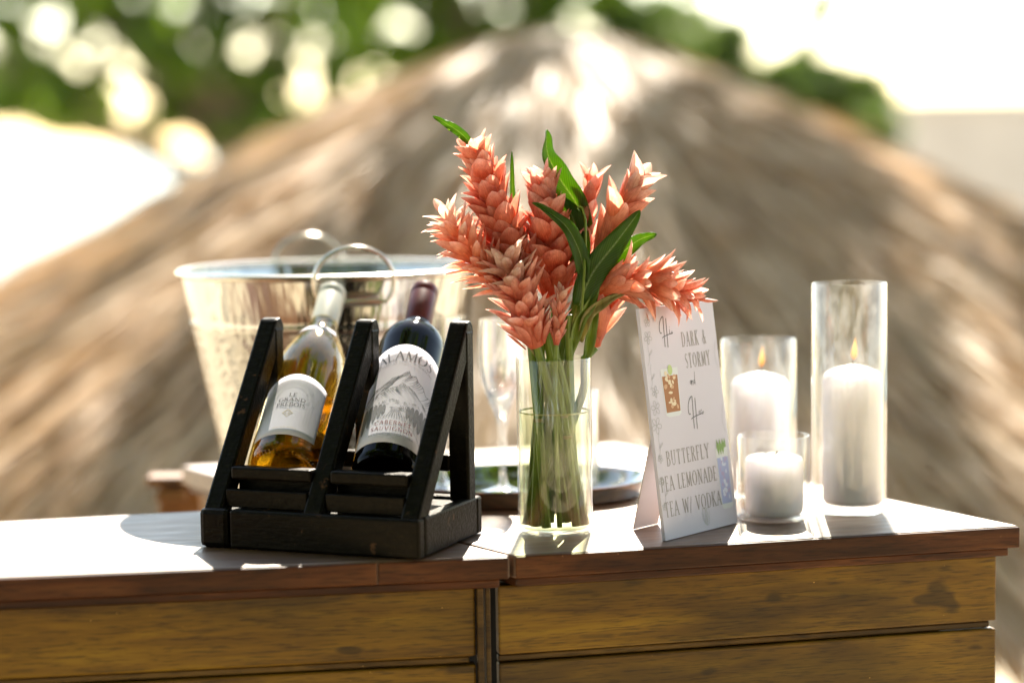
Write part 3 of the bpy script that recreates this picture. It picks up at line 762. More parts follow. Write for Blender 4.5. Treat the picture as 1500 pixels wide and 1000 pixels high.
# white wine, sloping shoulders
outer = [(.0385,.0),(.0405,.004),(.041,.010),(.041,.135),(.0405,.150),(.0385,.164),(.0345,.180),(.0290,.196),(.0235,.210),(.0190,.222),(.0162,.232),(.0150,.242),(.0148,.29)]
MW = bottle_matrix(.068, .064, .070, R(37), R(1), R(13))
wb = thing('wine_bottle', 'clear bottle of amber wine with white capsule and arched white label', 'wine bottle', M=MW, group='wine bottles in the rack')
punt = [(.0001,.024),(.008,.0225),(.016,.017),(.024,.008),(.030,.0015),(.034,-.0005)]
b = MB(); b.lathe(punt+outer, 56); b.build('glass_body', M['btl'], wb)
inner = [(max(.0001,r-.0028), z+(.004 if i < 3 else 0)) for i, (r, z) in enumerate(outer)]
pin = [(.0001,.028),(.008,.0265),(.016,.021),(.024,.012),(.031,.0055)]
b = MB(); b.lathe([(0.00005,.028)]+pin[1:]+inner[1:]+[(.00005,.29)], 48)
me = b.mesh('wine'); bm = bmesh.new(); bm.from_mesh(me)
bmesh.ops.remove_doubles(bm, verts=bm.verts, dist=.0002)
Mi = MW.inverted()
lvl = on_z(447, 590, 0)  # dummy, replaced below
zl = (MW @ Vector((0,0,.098))).z
pl_co = Mi @ Vector((MW.translation.x, MW.translation.y, zl)); pl_no = (Mi.to_3x3() @ Vector((0,0,1))).normalized()
bm2 = bm.copy(); bmesh.ops.bisect_plane(bm2, geom=bm2.verts[:]+bm2.edges[:]+bm2.faces[:], plane_co=pl_co, plane_no=pl_no, clear_inner=True)
bmesh.ops.recalc_face_normals(bm2, faces=bm2.faces[:]); me2 = bpy.data.meshes.new('inner_glass'); bm2.to_mesh(me2); bm2.free(); me2.materials.append(M['gold_core'])
o = bpy.data.objects.new('inner_glass', me2); COL.objects.link(o); o.parent = wb
res = bmesh.ops.bisect_plane(bm, geom=bm.verts[:]+bm.edges[:]+bm.faces[:], plane_co=pl_co, plane_no=pl_no, clear_outer=True)
bmesh.ops.holes_fill(bm, edges=[e for e in bm.edges if e.is_boundary])
bmesh.ops.recalc_face_normals(bm, faces=bm.faces[:])
bm.to_mesh(me); bm.free(); me.materials.append(M['amber'])
o = bpy.data.objects.new('wine', me); COL.objects.link(o); o.parent = wb
# ribbed ring moulded round the base
b = MB()
for k in range(54):
    a = 2*math.pi*k/54; ca, sa = math.cos(a), math.sin(a)
    b.tube([(.0345*ca,.0345*sa,-.0008), (.0385*ca,.0385*sa,.0006)], .0007, 5)
b.build('base_knurling', M['btl'], wb)
b = MB(); b.lathe([(.0001,.2955),(.0135,.2955),(.0152,.2945),(.0157,.291),(.0157,.284),(.0153,.2832),(.0153,.2822),(.0156,.281),(.0155,.236),(.0150,.2355),(.0148,.2355)], 40)
b.build('capsule', M['cap_white'], wb)
b = MB(); b.lathe([(.0149,.2352),(.0152,.2350),(.0156,.227),(.0166,.2265)], 40); b.build('neck_band', M['cork_band'], wb)
rf = interp(outer)
amax = .036/.041*1.02
label_obj(wb, rf, -amax, amax, lambda a: .019, lambda a: .097+.014*math.cos(a/amax*math.pi/2)**.8, M['paper'])
label_obj(wb, rf, -1.0, 1.0, lambda a: .2005+.0*a, lambda a: .2095, M['paper'], 'neck_label')
def cyl(rfun, lift=.0004):
    return lambda u, v, l: Vector(((rfun(v)+lift+l)*math.sin(u/.041), -(rfun(v)+lift+l)*math.cos(u/.041), v))
f0_ = cyl(rf); f = lambda u, v, l: f0_(u, (v if v > .15 else v-.013), l)
ink = Ink(f)
ink.text('LE', 0.001, .0920, .0048, 1.35, .18, .09, .13); ink.text('GRAND', 0.001, .0847, .0050, 1.35, .18, .09, .13); ink.text('PREBOIS', 0.001, .0772, .0050, 1.3, .18, .09, .13)
ink.build(M['ink'], wb, 'lettering')
ink = Ink(f)
for dd in (.0058,.0046):
    ink.ribbon([(0,.064+dd),(dd,.064),(0,.064-dd),(-dd,.064),(0,.064+dd)], .0005)
ink.text('GP', 0, .064, .0034, 1, .12, .08, 0)
ink.text('GRAND VIN DE PROVENCE', 0, .0425, .0016, 1.0, .12, .1, 0)
ink.build(M['ink_gold'], wb, 'emblem')
ink = Ink(f); rr = random.Random(4)
for k, (rx, ry) in enumerate(((.024,.022),(.0225,.020),(.021,.0185),(.0175,.0155),(.0165,.0140))):
    ink.ribbon([(x, y) for x, y in arc(0,.0905,rx,ry,-5,185,26)], .00045)
for sgn in (-1,1):
    for x in (.018,.0195,.0235,.0255):
        ink.ribbon([(sgn*x,.090),(sgn*x,.0825)], .0004)
    ink.ribbon([(sgn*.0165,.0830),(sgn*.0270,.0830)], .0007); ink.ribbon([(sgn*.0172,.0812),(sgn*.0262,.0812)], .0005)
    for x in (.0185,.0215,.0248): ink.ribbon([(sgn*x,.081),(sgn*x*.99,.054)], .0003)
    for k in range(10): 
        a = 20+k*7; x0_, y0_ = .0245*math.cos(R(a)), .0905+.0225*math.sin(R(a)); ink.ribbon([(sgn*x0_,y0_),(sgn*x0_*1.07,y0_+.0012)], .00035)
ink.build(M['ink_light'], wb, 'arch_drawing')
ink = Ink(f); ink.text('2020', .020, .205, .0026, 1, .12, .1, 0); ink.build(M['ink_grey'], wb, 'vintage_print')

# red wine, square shoulders
outer = [(.0350,.0),(.0370,.003),(.0375,.008),(.0375,.186),(.0370,.196),(.0350,.206),(.0310,.2155),(.0255,.2225),(.0200,.2275),(.0165,.2325),(.0150,.239),(.0146,.25),(.0146,.295)]
MRD = bottle_matrix(.186, .064, .070, R(37), R(9), R(13.5))
rb = thing('wine_bottle', 'dark red wine bottle with oxblood capsule and white mountain label', 'wine bottle', M=MRD, group='wine bottles in the rack')
b = MB(); b.lathe([(.0001,.02),(.018,.014),(.030,.001)]+outer, 56); b.build('glass_body', M['dark_glass'], rb)
b = MB(); b.lathe([(.0001,.3005),(.0135,.3005),(.0150,.2995),(.0156,.296),(.0156,.289),(.0151,.288),(.0153,.2865),(.0153,.2385),(.0151,.238),(.0147,.238)], 40); b.build('capsule', M['cap_red'], rb)
rf2 = interp(outer); a2 = 1.16
label_obj(rb, rf2, -a2, a2, lambda a: .017, lambda a: .154+.012*math.cos(a/a2*math.pi/2), M['paper'])
def cyl2(lift=.0004):
    return lambda u, v, l: Vector(((.0375+lift+l)*math.sin(u/.0375), -(.0375+lift+l)*math.cos(u/.0375), v))
f0r = cyl2(); f = lambda u, v, l: f0r(u, .017+(v-.044)*(.137/.128), l)
def iline(mt_, par_, nm_, *a, **k):
    i_ = Ink(f); i_.text(*a, **k); return i_.build(mt_, par_, nm_)
ink = Ink(f); ink.text('ALAMOS', 0, .1675, .0130, .98, .12, .045, .12, .10, bend=.085)
ink.build(M['ink'], rb, 'lettering')
ink = Ink(f); iline(M['ink_grey'], rb, 'small_print', '100 YEARS OF FAMILY WINEMAKING', 0, .1570, .0026, 1.0, .13, .09, 0, .22, bend=.085)
iline(M['ink_grey'], rb, 'small_print', 'MENDOZA, ARGENTINA', 0, .0555, .0027, 1.15, .16, .11, 0, .22); iline(M['ink_grey'], rb, 'small_print', '2020', 0, .0505, .0026, 1.1, .16, .12, 0, .2)
ink = Ink(f); iline(M['ink_red'], rb, 'grape_name', 'CABERNET', 0, .0712, .0052, 1.12, .14, .10, 0, .16); iline(M['ink_red'], rb, 'grape_name', 'SAUVIGNON', 0, .0632, .0052, 1.12, .14, .10, 0, .16)
ink = Ink(f); ig = Ink(f); rr = random.Random(12)
def ridge(pts, wv=.0006, hatch=True, dirn=-1, L=.008, dens=26):
    ink.ribbon(pts, wv)
    n = len(pts)
    for k in range(dens if hatch else 0):
        t = rr.random()*(n-1); i = int(t); q = t-i
        x = pts[i][0]*(1-q)+pts[min(i+1,n-1)][0]*q; y = pts[i][1]*(1-q)+pts[min(i+1,n-1)][1]*q
        l = L*rr.uniform(.3,1); (ink if rr.random() < .5 else ig).ribbon(bez([(x,y),(x+dirn*l*.2,y-l*.5),(x+dirn*l*.9,y-l)],4), .0007, .0002)
ridge([(-.042,.108),(-.032,.116),(-.026,.122),(-.018,.126),(-.010,.134),(-.003,.1365),(.003,.143),(.006,.1455),(.009,.139),(.014,.141),(.018,.134),(.024,.131),(.030,.122),(.036,.123),(.042,.114)], .0009, True, -1, .013, 60)
ridge([(-.040,.102),(-.028,.110),(-.018,.114),(-.012,.119),(-.004,.121),(.002,.127),(.008,.124),(.016,.119),(.024,.111),(.032,.106),(.042,.100)], .0006, True, 1, .010, 46)
ridge([(-.004,.1365),(-.010,.127),(-.016,.121),(-.026,.112)], .0016, True, -1, .006, 22)
ridge([(-.038,.096),(-.02,.101),(-.006,.104),(.008,.101),(.02,.104),(.036,.096)], .0006, True, 1, .004, 30)
ridge([(-.024,.0945),(-.01,.097),(0,.0985),(.012,.0965),(.024,.0945)], .0005, False)
for k in range(-9,10):      # vineyard rows fanning towards the viewer
    ink.ribbon([(k*.0007,.0925),(k*.0030,.079)], .0003, .0008)
for k in range(7): ink.ribbon([(.004+k*.0019,.092),(.004+k*.0019,.0955)], .0010, .0005)
for sgn in (-1, 1):
    for k, (x, h, y) in enumerate(((.013,.013,.083),(.0175,.018,.079),(.023,.023,.0745),(.029,.028,.069),(.036,.034,.062))):
        w_ = .0022+.0004*k
        pts = [(sgn*x+w_*math.sin(t)*(1-.25*math.cos(t)), y+h*.5-h*.55*math.cos(t)) for t in np.linspace(0, 2*math.pi, 14)]
        ig.fill(pts)
        for _ in range(16):
            t = rr.random(); xx = sgn*x+rr.uniform(-w_,w_)*.8; yy = y+h*t
            ink.ribbon([(xx,yy),(xx+rr.uniform(-.0004,.0004),yy+h*.1)], .0005, .0002)
ink.ribbon(bez([(-.040,.060),(-.020,.072),(-.008,.080)],8), .0004); ink.ribbon(bez([(.041,.048),(.024,.068),(.008,.080)],8), .0004)
ink.build(M['ink_grey'], rb, 'mountain_engraving')
ig.build(plain('ink_mid', (.16,.16,.17), .7), rb, 'cypress_engraving')

# ------------------------------------------------------------------ ice bucket
bc = on_z(490, 700, TZ); BR = .184; BB = .132; BHt = .262
bk = thing('ice_bucket', 'large shiny steel ice bucket with ring handles behind the wine bottles', 'ice bucket', (bc.x, bc.y, TZ))
def rb_at(z): return BB+(BR-BB)*(z/BHt)
b = MB()
b.lathe([(.0001,.008),(BB-.004,.008),(BB-.002,.0),(BB,.001),(rb_at(.02)+.002,.02)]+[(rb_at(z)+.001, z) for z in np.linspace(.024,.196,8)], 72); b.build('lower_wall', M['bucket_rough'], bk)
b = MB(); b.lathe([(rb_at(.196)+.001,.196),(rb_at(.198)+.0022,.199),(rb_at(.2)+.0022,.203),(rb_at(.204)+.001,.206)]+[(rb_at(z)+.001,z) for z in np.linspace(.210,BHt-.004,6)], 72); b.build('upper_band', M['bucket'], bk)
b = MB(); b.lathe([(rb_at(z)-.0015,z) for z in np.linspace(BHt-.004,.012,10)]+[(.0001,.012)], 72); b.build('inner_wall', M['bucket'], bk)
b = MB(); b.lathe([(BR+.005*math.cos(a)+.002, BHt+.0045*math.sin(a)) for a in np.linspace(0,2*math.pi,10)[:-1]], 72, closed=True); b.build('rim', M['silver'], bk)
for (hpx, ang, up) in ((515, -77, .0), (450, 103, .0)):
    a = R(ang); n = Vector((math.cos(a), math.sin(a), 0)); t = Vector((-n.y, n.x, 0))
    if t.x < 0: t = -t
    c = n*(BR+.010) + Vector((0,0,BHt-.004))
    tilt = (Vector((0,0,1))+n*.10).normalized()
    b = MB(); pts = []
    for k in range(0, 25):
        th = R(-38+256*k/24); pts.append(c + t*.047*math.cos(th) + tilt*(.040*math.sin(th)))
    pts = [pts[0]+(pts[-1]-pts[0])*.5]+pts+[pts[0]+(pts[-1]-pts[0])*.5]
    b.tube(pts, .0028, 10); b.build('ring_handle', M['silver'], bk)
    b = MB(); e = c - tilt*.0246; b.tube([e-t*.030, e+t*.030], .0052, 12); b.build('handle_bracket', M['silver'], bk)

# ------------------------------------------------------------------ serving tray
tc_ = on_z(757, 712, TZ+.012)
ty = thing('serving_tray', 'oval silver serving tray behind the flower vase', 'tray', (tc_.x, tc_.y, TZ))
ax_, ay_ = .158, .112
b = MB(); prof = [(.0001,.004),(.80,.004),(.84,.003),(.90,.010),(.96,.0215),(.985,.0235),(1.0,.0225),(.998,.021),(.97,.0190),(.93,.004),(.88,.0),(.0001,.0005)]
b.lathe(prof, 72, sx=ax_, sy=ay_); o = b.build('dish', M['tray_steel'], ty)

# ------------------------------------------------------------------ glasses on the tray
def wineflute(px, py, label, h=.206, sc=1.0, y=None, grp='champagne flutes on the silver tray'):
    p = on_z(px, py, TZ+.0045)
    if y: p = Vector((at_y(px, py, y).x, y, 0))
    g = thing('champagne_flute', label, 'champagne glass', (p.x, p.y, TZ+.0045), grp)
    b = MB(); r = .0245*sc
    out = [(.0001,.0),(.031,.0),(.0315,.0012),(.020,.004),(.008,.008),(.0045,.016),(.0038,.03),(.0042,.052),(.0060,.060),(.0045,.066),(.0055,.080),(.0085,.094),(.0165,.112),(.0235,.132),(.0272,.155),(.0270,.180),(.0252,h),(.0243,h)]
    inn = [(.0258,.180),(.0260,.155),(.0222,.133),(.0150,.114),(.006,.100),(.0001,.097)]
    b.lathe(out+inn, 40); b.build('glass', M['flute'], g)
    return g
wineflute(737, 722, 'champagne flute left of the flower vase')
wineflute(648, 715, 'champagne flute partly hidden by the right leg of the wine rack', .206)
p = at_y(850, 700, tc_.y+.02)
g = thing('tumbler', 'short straight glass behind the right side of the flower vase', 'glass', (p.x, p.y, TZ+.0045))
b = MB(); b.lathe([(.0001,0),(.0215,0),(.0225,.002),(.0228,.118),(.0222,.1185),(.0216,.118),(.0212,.010),(.0001,.009)], 36); b.build('glass', M['flute'], g)

# ------------------------------------------------------------------ flower vase
vc = on_z(814, 779, TZ); VR = .0400
VH = at_y(814, 523, vc.y).z - TZ
vase = thing('glass_vase', 'clear cylinder vase holding the pink ginger flowers', 'vase', (vc.x, vc.y, TZ))
b = MB(); b.lathe([(.0001,.0008),(.030,.0006),(.0355,.001),(.0385,.0035),(.0400,.009),(.0400,VH-.001),(.0395,VH),(.0385,VH),(.0380,VH-.001),(.0380,.010),(.0355,.0062),(.030,.0052),(.0001,.005)], 64); b.build('glass', M['vase'], vase)
WH = at_y(814, 602, vc.y).z - TZ
b = MB(); b.lathe([(.0001,.0056),(.030,.0058),(.0352,.0068),(.0376,.0105),(.0377,WH+.0008),(.0368,WH),(.0001,WH)], 64)
o = b.build('water_in_vase', M['water_v']); o.location = (vc.x, vc.y, TZ); b = MB(); b.lathe([(.03755,WH+.0003),(.0371,WH+.0012),(.0366,WH+.0003),(.0371,WH-.0006)], 48, closed=True); mn = b.build('meniscus', M['meniscus'], o)
tag(o, 'water filling the lower two thirds of the flower vase', 'water')

# ------------------------------------------------------------------ ginger flowers
def bract_mesh(kind, cv=0):
    nu, nv = 6, 9; vs = []; fs = []
    wmax, cup, curl = {'wide': (.30,.55,-.06), 'narrow': (.165,.6,.0), 'bud': (.17,.9,-.04)}[kind]
    curl = CURLS[kind][cv]; wmax *= (1, .88, 1.06)[cv]
    for j in range(nv+1):
        t = j/nv; wdt = wmax*(math.sin(math.pi*min(1, .10+.90*t)**.85)**.8 if t < 1 else 0)
        wdt = wmax*(.35+.65*math.sin(math.pi*min(.5,t*.9)))*(1-max(0,(t-.45)/.55)**2.1)**.9 if t < 1 else 0
        zc = t; off = curl*(t**2)*1.0
        for i in range(nu+1):
            s = i/nu*2-1; a = s*1.25*cup/.6
            vs.append((wdt*math.sin(a)/max(.6,math.sin(min(1.5,1.25*cup/.6))), off + wdt*(1-math.cos(a))*-.9 + .0, zc))
    for j in range(nv):
        for i in range(nu): q = j*(nu+1)+i; fs.append((q, q+1, q+nu+2, q+nu+1))
    b = MB(); b.add(vs, fs, True); return b
BM = {}; CURLS = {'wide': (-.12,-.03,.10), 'narrow': (-.08,.04,.16), 'bud': (-.10,-.03,.06)}
for kd in ('wide', 'narrow', 'bud'):
    for mt in ('coral', 'pink', 'orange', 'pale'):
        for cv in range(3):
            me = bract_mesh(kd, cv).mesh('bract'); me.materials.append(M[mt]); BM[kd, mt, cv] = me
def curve3(p0, p1, p2, t): return (1-t)*(1-t)*p0 + 2*t*(1-t)*p1 + t*t*p2
def ginger(label, base, mid, tip, n, kind, mt, lens, wsc, alpha, core=.006, foot=None, tuft=None, shape='cone', seed=1, face=0.0, stemr=.0050, mt2=None):
    """base/mid/tip: (px,py,dy) with dy = offset in depth from the vase centre"""
    P = [at_y(q[0], q[1], vc.y+q[2]) for q in (base, mid, tip)]
    fx, fy = foot; ft = Vector((vc.x+fx, vc.y+fy, TZ+.009))
    th = thing('ginger_flower', label, 'flower', ft, 'pink ginger flowers in the vase')
    L0 = ft; r = random.Random(seed)
    nb = 22
    b = MB(); d0 = (P[1]-P[0]).normalized(); reach = (P[0]-L0).length
    neck = P[0] - d0*reach*.3
    # stem must pass through the neck of the vase
    rimz = TZ+VH
    pts = []
    for k in range(15):
        t = k/14; q = (1-t)**3*L0 + 3*t*(1-t)**2*(L0.lerp(neck,.5)) + 3*t*t*(1-t)*neck + t**3*P[0]
        if q.z < rimz+.004:
            dx, dy = q.x-vc.x, q.y-vc.y; rr_ = math.hypot(dx,dy)
            if rr_ > .033: q.x = vc.x+dx*.033/rr_; q.y = vc.y+dy*.033/rr_
        pts.append(q-L0)
    b.tube(pts, [stemr*(1.0-.12*k/14) for k in range(15)], 9); b.build('stem', M['stem'], th)
    b = MB(); cp = [curve3(*P, k/10)-L0 for k in range(11)]
    b.tube(cp, [core*(.35+.65*min(1,k/3))*(1-.75*k/10) for k in range(11)], 9); b.build('spike', M[mt], th)
    for k in range(n):
        s = (k+.5)/n
        ang = k*2.39996+seed
        p = curve3(*P, s); d = (curve3(*P, min(1,s+.02))-curve3(*P, s-.02)).normalized()
        ref = Vector((0,1,0)) if abs(d.y) < .9 else Vector((1,0,0))
        u = d.cross(ref).normalized(); v = d.cross(u)
        o_ = u*math.cos(ang)+v*math.sin(ang)
        al = alpha[0]*(1-s)+alpha[1]*s + r.gauss(0,.17)
        if shape == 'cone': ln = (lens[0]*(1-s)+lens[1]*s)
        else: ln = lens[0]*(1-s)+lens[1]*s + lens[2]*math.sin(math.pi*s)
        ln *= r.uniform(.78,1.2)
        zz = (d*math.cos(al)+o_*math.sin(al)).normalized()
        yy = (o_ - zz*o_.dot(zz)).normalized()     # local +Y = outward side (convex faces outwards)
        xx = yy.cross(zz)
        Mx = Matrix.Identity(4); pos = p + o_*core*(1-.7*s)*.55 - L0
        for i in range(3):
            Mx[i][0] = xx[i]*ln*wsc*r.uniform(.9,1.1); Mx[i][1] = yy[i]*ln*wsc; Mx[i][2] = zz[i]*ln; Mx[i][3] = pos[i]
        mm = mt2 if (mt2 and s > r.uniform(.55,.85)) else mt
        ob = bpy.data.objects.new('bract', BM[kind, mm, r.choice((0,0,1,1,2))]); COL.objects.link(ob); ob.parent = th; ob.matrix_local = Mx
    return th, L0
F1, f1o = ginger('tallest coral ginger flower, upright at the upper left of the bouquet', (762,405,0), (732,312,0), (698,226,.0), 118, 'wide', 'coral', (.034,.026,.008), .95, (.55,.50), .025, (.012,.01), shape='bulge', seed=1, mt2='orange')
F2, f2o = ginger('pale pink ginger flower reaching out at the far left of the bouquet', (742,420,-.02), (690,385,-.02), (655,318,-.015), 86, 'narrow', 'orange', (.033,.030,.007), .95, (.80,.90), .013, (.022,-.004), shape='bulge', seed=2, mt2='pale')
F3, f3o = ginger('coral ginger flower with pink tips in the middle of the bouquet', (812,440,.01), (808,360,.01), (797,280,.01), 112, 'wide', 'coral', (.036,.033,.006), .95, (.52,.44), .024, (-.006,.012), shape='bulge', seed=3, mt2='pink')
F4, f4o = ginger('full pink ginger flower low at the left front of the bouquet', (786,508,-.03), (768,455,-.035), (744,388,-.035), 100, 'narrow', 'pink', (.030,.030,.009), 1.15, (.55,.80), .022, (.024,.006), shape='bulge', seed=4, mt2='pale')
F5, f5o = ginger('pink ginger flower drooping to the right over the menu sign', (872,430,-.005), (930,392,-.02), (1020,440,-.02), 76, 'narrow', 'orange', (.050,.022,.010), 1.05, (.50,.85), .014, (-.026,.004), shape='bulge', seed=5, mt2='pink')
F6, f6o = ginger('half open peach ginger flower at the upper right of the bouquet', (874,372,.0), (900,325,.0), (926,280,.0), 26, 'bud', 'orange', (.052,.042,.004), 1.2, (.30,.62), .010, (-.018,-.012), shape='bulge', seed=6, mt2='pale')
F7, f7o = ginger('small pink ginger flower behind the curled leaf', (850,395,.025), (856,340,.025), (866,268,.025), 24, 'wide', 'pink', (.036,.034,.002), .8, (.30,.28), .011, (-.010,.018), shape='bulge', seed=7)
F8, f8o = ginger('small slim pink ginger bud just above the vase rim', (815,505,-.035), (817,470,-.035), (822,432,-.035), 26, 'narrow', 'pink', (.020,.018,.004), 1.1, (.32,.45), .008, (.004,-.02), shape='bulge', seed=8, mt2='pale', stemr=.003)
F9, f9o = ginger('orange ginger flower half hidden low at the right of the bouquet', (872,508,.0), (880,470,.0), (900,425,.0), 18, 'wide', 'orange', (.044,.030,.004), .75, (.16,.28), .010, (-.028,-.004), shape='bulge', seed=9)
for th_, c_ in ((F1,0),(F3,0)): pass

def leaf(parent, org, spine, width, name='leaf', fold=.35, twist=0.0, mt='leaf', nrm=None):
    """spine: list of (px,py,dy); broad blade with a keel along the midrib"""
    P = [at_y(q[0], q[1], vc.y+q[2])-org for q in spine]
    # smooth through the points
    pts = []; n = len(P)
    for i in range(n-1):
        p0 = P[max(i-1,0)]; p1 = P[i]; p2 = P[i+1]; p3 = P[min(i+2,n-1)]
        for k in range(6):
            t = k/6; pts.append(.5*((2*p1)+(p2-p0)*t+(2*p0-5*p1+4*p2-p3)*t*t+(3*p1-p0-3*p2+p3)*t**3))
    pts.append(P[-1]); m_ = len(pts); vs = []; fs = []
    view = Vector(nrm or (0,-1,0)); ac = [-1,-.55,0,.55,1]
    for i, p in enumerate(pts):
        t = i/(m_-1); d = (pts[min(i+1,m_-1)]-pts[max(i-1,0)]).normalized()
        s = d.cross(view).normalized(); nn = s.cross(d)
        q = Quaternion(d, twist*(t-.3)); s = q @ s; nn = q @ nn
        w_ = width*(math.sin(math.pi*min(1,t*.93+.07)**.8)**.75 if t < .999 else .01)
        for a in ac: vs.append(p + s*(a*w_) + nn*(abs(a)*w_*fold + .002*math.sin(t*19+a*3)*abs(a)))
    for i in range(m_-1):
        for k in range(4): q = i*5+k; fs.append((q,q+1,q+6,q+5))
    b = MB(); b.add(vs, fs, True); o = b.build(name, M[mt], parent)
    at = o.data.attributes.new('across', 'FLOAT', 'POINT'); at.data.foreach_set('value', [a for _ in pts for a in ac])
    at = o.data.attributes.new('along', 'FLOAT', 'POINT'); at.data.foreach_set('value', [i/(m_-1) for i in range(m_) for a in ac])
    sm = o.modifiers.new('thick', 'SOLIDIFY'); sm.thickness = .0005
    return o
leaf(F1, f1o, [(690,212,.005),(676,196,.008),(655,182,.01),(634,170,.01)], .0050)
leaf(F1, f1o, [(775,440,.03),(764,370,.03),(752,300,.03),(750,222,.03)], .0045, mt='leaf')
leaf(F7, f7o, [(862,345,.02),(845,300,.02),(820,262,.02),(802,225,.02),(801,190,.02)], .0125, fold=.5, twist=1.2)
leaf(F7, f7o, [(850,400,.01),(846,350,.012),(836,312,.015),(812,286,.02)], .0130, fold=.3)
leaf(F8, f8o, [(856,412,-.02),(850,372,-.028),(826,328,-.03),(780,297,-.028)], .0080, fold=.6, twist=.8)
leaf(F6, f6o, [(848,448,-.02),(868,400,-.02),(905,352,-.02),(938,308,-.018)], .0140, fold=.25)
leaf(F6, f6o, [(868,400,-.01),(905,375,-.01),(935,352,-.008),(962,343,-.006)], .0085, fold=.25)
leaf(F5, f5o, [(835,520,-.01),(850,470,-.018),(868,440,-.02),(880,398,-.02)], .0060, fold=.7, mt='stem')
leaf(F5, f5o, [(850,500,-.012),(862,462,-.02),(890,440,-.022),(930,420,-.022)], .0055, fold=.7, mt='sheath')
leaf(F4, f4o, [(795,530,-.02),(778,500,-.03),(757,470,-.03),(745,440,-.03)], .0050, fold=.8, mt='sheath')
leaf(F9, f9o, [(858,530,-.005),(866,490,-.01),(870,450,-.01),(866,410,-.01)], .0055, fold=.8, mt='stem')
# curled tendril tip
P = [at_y(x,y,vc.y-.028)-f6o for x,y in ((852,455),(856,400),(858,350),(858,322),(853,304),(848,302),(846,306),(849,309))]
MB().tube(P, [.0016,.0015,.0014,.0012,.001,.0009,.0007,.0005], 7).build('tendril', M['stem'], F6)
# extra bare stems standing in the vase
r_ = random.Random(5)
for k, (fx, fy, tx, ty_) in enumerate(((-.031,-.004,.012,.008),(-.022,-.016,-.012,-.010),(-.010,-.026,-.026,-.012),(.031,-.008,-.014,-.022),(.018,.02,.016,-.018),(-.014,.024,.026,.004),(.022,-.018,.002,-.010))):
    g = thing('flower_stem', 'bare green ginger stem standing among the flowers in the glass vase', 'flower stem', (vc.x+fx, vc.y+fy, TZ+.0095), 'bare stems in the vase')
    h = VH+r_.uniform(-.0,.05)
    MB().tube([(0,0,0), ((tx-fx)*.5+.001,(ty_-fy)*.5,h*.5), (tx-fx,ty_-fy,h)], [.0052,.0050,.0042], 9).build('stalk', M['stem'], g)
    p = Vector(((tx-fx)*.5+.001,(ty_-fy)*.5,h*.5))
    MB().lathe([(.0050,-.002),(.0057,0),(.0050,.002)], 12).build('node', M['sheath'], g, 0, Matrix.Translation(p))

# ------------------------------------------------------------------ drinks menu sign
SL_ = on_z(975, 793, TZ); SR_ = on_z(1081, 766, TZ)
sx = SR_-SL_; SW = sx.length; sx.normalize()
lean = R(7.5); back = Vector((-sx.y, sx.x, 0))
SHt = .243
sz = (Vector((0,0,1))*math.cos(lean)+back*math.sin(lean))
MS = frame(SL_+Vector((0,0,.0006)), sx, sz)
sg = thing('menu_sign', 'white easel-backed drinks menu sign with grey lettering and two drink pictures', 'sign', M=MS)
bx(sg, 'board', 0, SW, 0, .0042, 0, SHt, 'card', .0004)
# easel strut
bq = on_z(927, 774, TZ); Mi = MS.inverted(); q = Mi @ bq
b = MB(); hz_ = .125
top1 = Vector((.012,.0046,hz_)); top2 = Vector((.060,.0046,hz_))
f1 = Mi @ on_z(928,775,TZ+.0005); f2 = f1 + (Mi.to_3x3() @ (sx*.045))
dv = (top2-top1).cross(f1-top1).normalized()*.0012
vs = [top1, top2, f2, f1]; vs = [v for v in vs]+[v+dv for v in vs]
b.add(vs, [(0,1,2,3),(7,6,5,4),(0,4,5,1),(1,5,6,2),(2,6,7,3),(3,7,4,0)]); b.build('easel_strut', M['card_edge'], sg)
fs_ = lambda u, v, l: Vector((u, -l-.00005, v))
W_ = SW
ink = Ink(fs_)
def line(f_, mt_, par_, nm_, *a, **k):
    i_ = Ink(f_); i_.text(*a, **k); return i_.build(mt_, par_, nm_)
line(fs_, M['ink_sign'], sg, 'lettering', 'DARK &', W_*.68, SHt*.845, .0150, .50, .10, .05, .09, .16); line(fs_, M['ink_sign'], sg, 'lettering', 'STORMY', W_*.70, SHt*.750, .0150, .50, .10, .05, .09, .14)
line(fs_, M['ink_sign'], sg, 'lettering', 'BUTTERFLY', W_*.42, SHt*.345, .0150, .66, .10, .05, .09, .14); line(fs_, M['ink_sign'], sg, 'lettering', 'PEA LEMONADE', W_*.40, SHt*.240, .0150, .62, .10, .05, .09, .13); line(fs_, M['ink_sign'], sg, 'lettering', 'TEA W/ VODKA', W_*.42, SHt*.130, .0150, .64, .10, .05, .09, .13)
ink = Ink(fs_)
